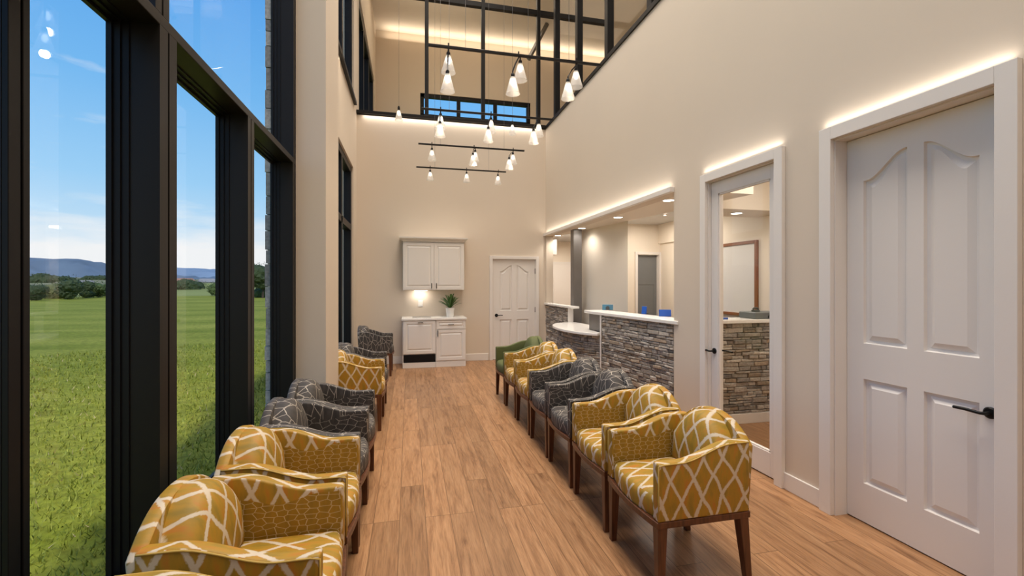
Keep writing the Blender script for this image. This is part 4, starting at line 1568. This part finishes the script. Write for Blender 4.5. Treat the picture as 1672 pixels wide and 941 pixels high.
def make_chair(fab):
    if fab == 'yellow': mi, mg, mw = M['y_ikat'], M['y_geo'], M['y_welt']
    elif fab == 'grey': mi, mg, mw = M['g_ikat'], M['g_geo'], M['g_welt']
    else: mi, mg, mw = M['green'], M['green'], M['green_welt']
    r = empty('armchair')
    for side in (1, -1):
        a = mesh_obj('arm', arm_mesh(side), [mi, mg], r, smooth=True, boxuv=True, angle=40)
        mesh_obj('piping', piping_mesh(side), mw, a, smooth=True)
    # seat cushion, bow fronted
    bm = bmesh.new()
    so = rounded(seat_outline(HW - AT - 0.002, -0.20, XFRT - 0.012, 0.034), 0.02, 3)
    pillow(bm, so, [(0.004, ZS), (0.0, ZS + 0.010), (-0.001, ZS + 0.07), (0.003, ZS + 0.088), (0.010, ZS + 0.100), (0.025, ZS + 0.110), (0.055, ZS + 0.118), (0.10, ZS + 0.123), (0.16, ZS + 0.126)], lambda u, v, w: Vector((u, v, w)))
    seat = mesh_obj('seat', bm, mi, r, smooth=True, boxuv=True, angle=60)
    # back shell
    bm = bmesh.new()
    bo = back_outline(HW - 0.004, ZS, 0.715, 0.832)
    pillow(bm, bo, [(0.008, XREAR - 0.004), (0.0, XREAR + 0.004), (0.0, XREAR + 0.035), (0.006, XREAR + 0.044)], lambda u, v, w: Vector((w + lean(v), u, v)))
    bk = mesh_obj('backrest', bm, mi, r, smooth=True, boxuv=True, angle=50, front=True)
    # back cushion with a full rounded face
    bm = bmesh.new()
    co = back_outline(HW - AT - 0.004, ZS + 0.09, 0.64, 0.828)
    pillow(bm, co, [(0.0, XREAR + 0.040), (-0.003, XREAR + 0.09), (0.002, XREAR + 0.115), (0.012, XREAR + 0.135), (0.028, XREAR + 0.150), (0.055, XREAR + 0.162), (0.10, XREAR + 0.171), (0.15, XREAR + 0.175)], lambda u, v, w: Vector((w + lean(v), u, v)))
    mesh_obj('back_cushion', bm, mi, r, smooth=True, boxuv=True, angle=60, front=True)
    # wooden base rail, bowed at the front
    bm = bmesh.new()
    fo = seat_outline(HW + 0.001, XREAR - 0.002, XFRT + 0.003, 0.026)
    lo = [bm.verts.new((x, y, 0.350)) for x, y in fo]
    hi = [bm.verts.new((x, y, ZS)) for x, y in fo]
    n = len(fo)
    bm.faces.new(lo[::-1])
    bm.faces.new(hi)
    for i in range(n): bm.faces.new((lo[i], lo[(i + 1) % n], hi[(i + 1) % n], hi[i]))
    bmesh.ops.recalc_face_normals(bm, faces=bm.faces)
    bevel(bm, 0.003, 2, 50)
    mesh_obj('base_rail', bm, M['walnut'], r)
    for sx in (1, -1):
        for sy in (1, -1):
            bm = bmesh.new()
            t, b = 0.026, 0.0165
            cx = 0.233 if sx > 0 else -0.230
            cy = sy * 0.252
            bx = cx + (0.0 if sx > 0 else -0.030)
            # outer faces stay near vertical, inner faces taper
            top = [(cx + dx * t, cy + dy * t, 0.352) for dx, dy in ((-1, -1), (1, -1), (1, 1), (-1, 1))]
            bc = (bx + sx * 0.006, cy + sy * 0.006)
            bot = [(bc[0] + dx * b, bc[1] + dy * b, 0.0) for dx, dy in ((-1, -1), (1, -1), (1, 1), (-1, 1))]
            T = [bm.verts.new(p) for p in top]
            B = [bm.verts.new(p) for p in bot]
            bm.faces.new(T)
            bm.faces.new(B[::-1])
            for i in range(4): bm.faces.new((B[i], B[(i + 1) % 4], T[(i + 1) % 4], T[i]))
            bmesh.ops.recalc_face_normals(bm, faces=bm.faces)
            bevel(bm, 0.003, 2)
            mesh_obj('leg', bm, M['walnut'], r)
    return r

PROTO = {}
def children(o):
    return [c for c in COL.objects if c.parent == o]
def copy_tree(o, parent=None):
    c = o.copy()
    COL.objects.link(c)
    c.parent = parent
    for ch in children(o): copy_tree(ch, c)
    return c
def chair(fab, x, y, rz, label, group):
    if fab not in PROTO:
        o = make_chair(fab)
        PROTO[fab] = o
    else:
        o = copy_tree(PROTO[fab])
    o.location = (x, y, 0)
    o.rotation_euler = (0, 0, rz)
    tag(o, label, 'armchair', group)
    return o

LX, RX = -0.54, 1.44
GL, GR = 'armchairs along the left windows', 'armchairs along the right wall'
left = [('yellow', 1.17, 0.0, 'mustard patterned armchair cropped at the bottom edge, nearest in the left row'),
        ('yellow', 1.83, 0.0, 'mustard patterned armchair in the left row, largest seen with its whole seat'),
        ('yellow', 2.45, 0.0, 'mustard patterned armchair in the left row directly before the charcoal pair'),
        ('grey', 3.03, 0.0, 'charcoal line-patterned armchair in the left row behind the near mustard chairs'),
        ('grey', 3.61, 0.0, 'charcoal line-patterned armchair just in front of the beige pillar'),
        ('yellow', 5.15, 0.0, 'mustard patterned armchair half hidden behind the beige pillar'),
        ('grey', 5.74, 0.0, 'charcoal armchair between the hidden mustard chair and the lone far one'),
        ('grey', 7.98, 0.0, 'lone charcoal armchair by the end wall at the far left')]
right = [('yellow', 2.235, 'mustard patterned armchair nearest in the right row, showing its whole side'),
         ('yellow', 2.845, 'mustard patterned armchair second from the front in the right row'),
         ('grey', 3.46, 'charcoal line-patterned armchair in the right row, the nearer of its pair'),
         ('grey', 4.06, 'charcoal line-patterned armchair in the right row, the farther of its pair'),
         ('yellow', 4.665, 'mustard patterned armchair directly behind the charcoal pair in the right row'),
         ('yellow', 5.27, 'mustard patterned armchair next to the green one in the right row'),
         ('green', 5.865, 'plain moss green armchair at the far end of the right row')]
for fab, y, rz, lb in left: chair(fab, LX, y, rz, lb, GL)
for fab, y, lb in right: chair(fab, RX, y, PI, lb, GR)

# ------------------------------------------------------------------ outdoors
rg = random.Random(5)
bm = bmesh.new()
def ground_z(x, y):
    return -0.10
gv = [bm.verts.new(p) for p in ((-1.18, -12, -0.10), (-1.18, 72, -0.10), (-75, 72, -0.10), (-75, -12, -0.10))]
bm.faces.new(gv)
g2 = [bm.verts.new(p) for p in ((-1.18, 14.1, -0.1), (30, 14.1, -0.1), (30, 72, -0.1), (-1.18, 72, -0.1))]
bm.faces.new(g2)
bmesh.ops.recalc_face_normals(bm, faces=bm.faces)
for f in bm.faces:
    if f.normal.z < 0: f.normal_flip()
tag(mesh_obj('lawn_ground', bm, lawn_mat()), 'wide mown green lawn outside the left windows', 'lawn', kind='structure')
# blades near the glass: stuff nobody could count
bm = bmesh.new()
blade_tone = bm.verts.layers.float_color.new('tone')
for i in range(52000):
    u = rg.random()
    d = 0.5 + 14.0 * u ** 1.7
    az = math.radians(rg.uniform(-62, -4))
    x, y = d * math.sin(az) * 1.0 - 0.75, d * math.cos(az) * 1.0
    if x > -1.22: continue
    h = rg.uniform(0.018, 0.055) * (1 + d * 0.035)
    w = rg.uniform(0.0022, 0.004) * (1 + d * 0.16)
    a = rg.uniform(0, PI)
    l = rg.uniform(-0.035, 0.035), rg.uniform(-0.035, 0.035)
    g = rg.random()
    tone = (0.12 + 0.17 * g, 0.17 + 0.15 * g, 0.012 + 0.03 * g, 1)
    if rg.random() < 0.03: tone = (0.42, 0.36, 0.18, 1)
    dx, dy = math.cos(a) * w, math.sin(a) * w
    vs = [bm.verts.new((x - dx, y - dy, -0.10)), bm.verts.new((x + dx, y + dy, -0.10)), bm.verts.new((x + l[0], y + l[1], -0.10 + h))]
    for v in vs: v[blade_tone] = tone
    bm.faces.new(vs)
me = bpy.data.meshes.new('grass_blades')
bm.to_mesh(me)
bm.free()
me.materials.append(attr_mat('grass_blade', 0.7, 0.0, 3))
o = bpy.data.objects.new('grass_blades', me)
COL.objects.link(o)
tag(o, 'short grass blades growing on the lawn near the windows', 'grass', kind='stuff')

def polar(az_deg, d, z=0.0):
    a = math.radians(az_deg)
    return (d * math.sin(a), d * math.cos(a), z)

# rolling fields beyond the lawn
def field(name, d0, d1, z0, z1, col, label, bumps=0.6, seed=1):
    r_ = random.Random(seed)
    bm = bmesh.new()
    phs = [r_.uniform(0, 6) for _ in range(4)]
    rows = []
    for j in range(7):
        t = j / 6
        row = []
        for i in range(61):
            az = -85 + 110 * i / 60
            d = d0 + (d1 - d0) * t
            z = z0 + (z1 - z0) * t ** 0.8 + bumps * t * (math.sin(az * 0.21 + phs[0]) + 0.6 * math.sin(az * 0.47 + phs[1]))
            row.append(bm.verts.new(polar(az, d, z)))
        rows.append(row)
    for j in range(6):
        for i in range(60):
            bm.faces.new((rows[j][i], rows[j][i + 1], rows[j + 1][i + 1], rows[j + 1][i]))
    for f in bm.faces:
        f.normal_update()
        if f.normal.z < 0: f.normal_flip()
    o = mesh_obj(name, bm, pmat(name + '_ground', col, 0.95, var=0.35, vscale=0.05), smooth=True)
    tag(o, label, 'field', kind='structure')
field('meadow', 62, 170, -0.35, 1.1, (0.22, 0.24, 0.05), 'pale rolling meadow beyond the lawn', 0.35, 2)
field('far_fields', 165, 640, 0.4, 6.5, (0.20, 0.19, 0.09), 'distant tan and green fields below the hills', 0.8, 3)

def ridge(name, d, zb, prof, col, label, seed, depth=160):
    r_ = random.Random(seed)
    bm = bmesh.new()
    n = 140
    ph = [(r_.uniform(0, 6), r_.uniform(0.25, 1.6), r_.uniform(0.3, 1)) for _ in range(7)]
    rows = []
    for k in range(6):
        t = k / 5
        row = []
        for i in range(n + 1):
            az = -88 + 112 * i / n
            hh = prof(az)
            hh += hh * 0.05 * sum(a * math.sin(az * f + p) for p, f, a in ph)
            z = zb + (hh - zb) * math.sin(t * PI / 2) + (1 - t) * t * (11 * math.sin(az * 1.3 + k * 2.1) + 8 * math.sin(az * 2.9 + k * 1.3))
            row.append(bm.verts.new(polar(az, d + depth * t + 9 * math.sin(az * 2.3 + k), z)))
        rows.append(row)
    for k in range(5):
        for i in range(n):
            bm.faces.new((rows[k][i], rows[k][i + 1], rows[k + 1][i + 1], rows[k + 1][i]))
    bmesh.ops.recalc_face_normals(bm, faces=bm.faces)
    o = mesh_obj(name, bm, pmat(name + '_hazy_forest', col, 0.95, var=0.3, vscale=0.03, spec=0.1), smooth=True)  # blue distance haze is mixed into the base colour of the woods
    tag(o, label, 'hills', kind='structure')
def interp(az, pts):
    if az <= pts[0][0]: return pts[0][1]
    for (a, za), (b, zb) in zip(pts, pts[1:]):
        if az <= b:
            t = (az - a) / (b - a)
            t = t * t * (3 - 2 * t)
            return za + (zb - za) * t
    return pts[-1][1]
# heights given as picture rise above the eye line at 760 m / 1050 m
K1, K2 = 760 / FPX, 1150 / FPX
ridge('hills', 640, 2, lambda a: 1.55 + 0.8 * K1 * interp(a, [(-88, 16), (-50, 30), (-36, 36), (-33, 35), (-29, 29), (-25, 22), (-22, 10), (-19, 12), (-10, 9), (24, 14)]), (0.14, 0.19, 0.245), 'wooded hills on the horizon, blue-grey haze put into their colour', 4)
ridge('hills.001', 980, 5, lambda a: 1.55 + 0.85 * K2 * interp(a, [(-88, 20), (-40, 20), (-30, 22), (-24, 25), (-20, 24), (-16, 28), (0, 20), (24, 16)]), (0.21, 0.29, 0.39), 'far mountain ridge behind the hills, paler blue with haze in its colour', 9)

# shrubs and trees beyond the lawn
leaf_mats = [pmat('shrub_leaf_dark', (0.03, 0.05, 0.014), 0.8, var=0.5, vscale=1.5), pmat('shrub_leaf_mid', (0.055, 0.085, 0.02), 0.8, var=0.5, vscale=1.5), pmat('shrub_leaf_olive', (0.10, 0.115, 0.035), 0.8, var=0.4, vscale=1.5)]
barkm = pmat('tree_bark', (0.05, 0.035, 0.022), 0.9, var=0.3, vscale=3)
def shrub(name, az, d, w, h, mi, label, cat, group, seed, trunk=0.0):
    x, y, _ = polar(az, d)
    r = tag(empty(name, (x, y, -0.15)), label, cat, group)
    rr = random.Random(seed)
    bm = bmesh.new()
    nb = 9
    for i in range(nb):
        a = rr.uniform(0, 2 * PI)
        q = rr.uniform(0, 0.6)
        cx, cy = math.cos(a) * w * 0.5 * q, math.sin(a) * w * 0.35 * q
        s = rr.uniform(0.28, 0.5) * w * 0.62
        cz = trunk + (h - trunk) * rr.uniform(0.25, 0.62) if i else trunk + (h - trunk) * 0.5
        bz = min(s * 0.9, max(0.3, (h - cz) * rr.uniform(0.85, 1.0)))
        res = bmesh.ops.create_icosphere(bm, subdivisions=3, radius=1.0)
        for v in res['verts']:
            n = v.co.normalized()
            k = 1 + 0.16 * math.sin(n.x * 9 + i) * math.sin(n.y * 8 + i * 2) * math.sin(n.z * 7 + i) + rr.uniform(-0.11, 0.11)
            v.co = Vector((cx + n.x * s * k, cy + n.y * s * k, max(-0.0 if trunk == 0 else trunk * 0.7, cz + n.z * bz * k)))
    # leaf flakes
    for i in range(420):
        n = Vector((rr.gauss(0, 1), rr.gauss(0, 1), rr.gauss(0, 1))).normalized()
        p = Vector((n.x * w * 0.46, n.y * w * 0.40, trunk + (h - trunk) * 0.5 + n.z * (h - trunk) * 0.47)) * rr.uniform(0.85, 1.05)
        if p.z < 0.05: continue
        s = 0.05 * w * rr.uniform(0.5, 1.2)
        t1_ = Vector((rr.gauss(0, 1), rr.gauss(0, 1), rr.gauss(0, 1))).normalized() * s
        t2_ = Vector((rr.gauss(0, 1), rr.gauss(0, 1), rr.gauss(0, 1))).normalized() * s
        bm.faces.new([bm.verts.new(p), bm.verts.new(p + t1_), bm.verts.new(p + t1_ * 0.4 + t2_)])
    mesh_obj('foliage', bm, leaf_mats[mi], r)
    if trunk > 0:
        bm = bmesh.new()
        add_tube(bm, [(0, 0, 0), (0.05, 0, trunk), (0, 0.04, trunk + (h - trunk) * 0.4)], 0.13, 8, 0.06)
        mesh_obj('trunk', bm, barkm, r)
    return r
def az_of(px):
    return math.degrees(math.atan((px - 836) / FPX) + math.atan(168 / FPX))
GS = 'shrubs beyond the lawn'
for i, (px, d, w, h, mi, lb) in enumerate([
        (4, 74, 3.4, 2.3, 1, 'round olive shrub at the very left edge beyond the lawn'),
        (58, 62.8, 2.2, 2.1, 0, 'dark round shrub right beside the first sash stile'),
        (84, 69, 2.6, 1.6, 2, 'low light green shrub in the hedge, left part'),
        (100, 73.5, 2.6, 2.1, 1, 'mid green shrub in the hedge, left of its tallest bush'),
        (117, 65, 2.6, 2.7, 0, 'tallest dark bush in the hedge beyond the lawn'),
        (139, 69, 2.2, 2.4, 0, 'second dark bush in the hedge beyond the lawn'),
        (158, 71, 2.6, 2.0, 1, 'mid green shrub at the right part of the hedge'),
        (178, 77, 2.4, 1.7, 1, 'small shrub at the right end of the hedge by the thick mullion'),
        (306, 100, 4.4, 2.6, 0, 'broad shrub in front of the pink house'),
        (325, 105, 3.2, 2.4, 0, 'dark shrub right of the pink house'),
        (357, 70, 3.0, 2.1, 1, 'shrub touching the second mullion beyond the lawn'),
        (431, 60, 2.2, 1.2, 1, 'low shrub under the tree near the stone pier')]):
    shrub('shrub', az_of(px), d, w, h, mi, lb, 'shrub', GS, 20 + i)
shrub('tree', az_of(429), 58, 3.6, 4.2, 0, 'loose dark tree beside the stone pier at the third window', 'tree', None, 51, trunk=1.0)
for i, (px, d, w, h, lb) in enumerate([(64, 235, 10, 5.5, 'far dark tree clump on the left, above the dark round shrub'), (84, 262, 11, 5.0, 'far dark tree clump above the light green shrub'), (100, 292, 11, 5.0, 'far dark tree clump above the tallest bush'), (162, 330, 16, 6.0, 'far dark tree clump by the thick mullion')]):
    shrub('tree', az_of(px), d, w, h, 0, lb, 'tree', 'far tree clumps', 70 + i, trunk=0.6)
# distant houses
def house(az, d, w, dp, h, wallc, roofc, label):
    x, y, _ = polar(az, d)
    r = tag(empty('house', (x, y, 0.0), -math.radians(az)), label, 'house', 'distant houses')
    box('walls', (-w / 2, -dp / 2, -0.6), (w / 2, dp / 2, h), wallc, r)
    bm = bmesh.new()
    a = [bm.verts.new(p) for p in ((-w / 2 - 0.4, -dp / 2 - 0.4, h), (w / 2 + 0.4, -dp / 2 - 0.4, h), (w / 2 + 0.4, dp / 2 + 0.4, h), (-w / 2 - 0.4, dp / 2 + 0.4, h))]
    t0, t1_ = bm.verts.new((-w / 2 + 0.6, 0, h + dp * 0.33)), bm.verts.new((w / 2 - 0.6, 0, h + dp * 0.33))
    bm.faces.new(a[::-1])
    bm.faces.new((a[0], a[1], t1_, t0))
    bm.faces.new((a[2], a[3], t0, t1_))
    bm.faces.new((a[1], a[2], t1_))
    bm.faces.new((a[3], a[0], t0))
    mesh_obj('roof', bm, roofc, r)
    for k in (-0.28, 0.05, 0.3):
        box('window', (w * k - 0.5, -dp / 2 - 0.03, h * 0.35), (w * k + 0.5, -dp / 2, h * 0.8), M['darkgrey'], r)
hw1 = pmat('pink_render', (0.50, 0.34, 0.28), 0.9, var=0.1, vscale=0.5)
hw2 = pmat('white_render', (0.62, 0.60, 0.56), 0.9, var=0.1, vscale=0.5)
rf1 = pmat('tile_roof', (0.30, 0.16, 0.11), 0.9, var=0.2, vscale=1)
rf2 = pmat('grey_roof', (0.25, 0.25, 0.26), 0.9, var=0.2, vscale=1)
house(az_of(300), 215, 7, 5, 1.9, hw1, rf1, 'pink house with red roof far beyond the lawn')
house(az_of(136), 205, 6, 4, 1.2, hw2, rf2, 'long white house far behind the hedge')
house(az_of(338), 260, 7, 5, 2.2, hw2, rf2, 'small white house right of the pink house')
# stone pier outside at the end of the near window wall
pr_ = tag(empty('stone_pier', (-1.13, 4.07, 0)), 'grey split-stone pier outside at the end of the window wall', 'pier', kind='structure')
bm = bmesh.new()
lay = bm.verts.layers.float_color.new('tone')
z = -0.1
rg2 = random.Random(3)
while z < 8.0:
    h = rg2.uniform(0.09, 0.2)
    ins = rg2.uniform(0.0, 0.008)
    vs, _ = add_box(bm, (-0.026 + ins, -0.04 + ins * 0.5, z + 0.004), (0.022, 0.048, z + h - 0.004))
    t = rg2.uniform(0.28, 0.5)
    for v in vs: v[lay] = (t, t * 0.97, t * 0.93, 1)
    z += h
mesh_obj('stone_courses', bm, M['stone'], pr_)
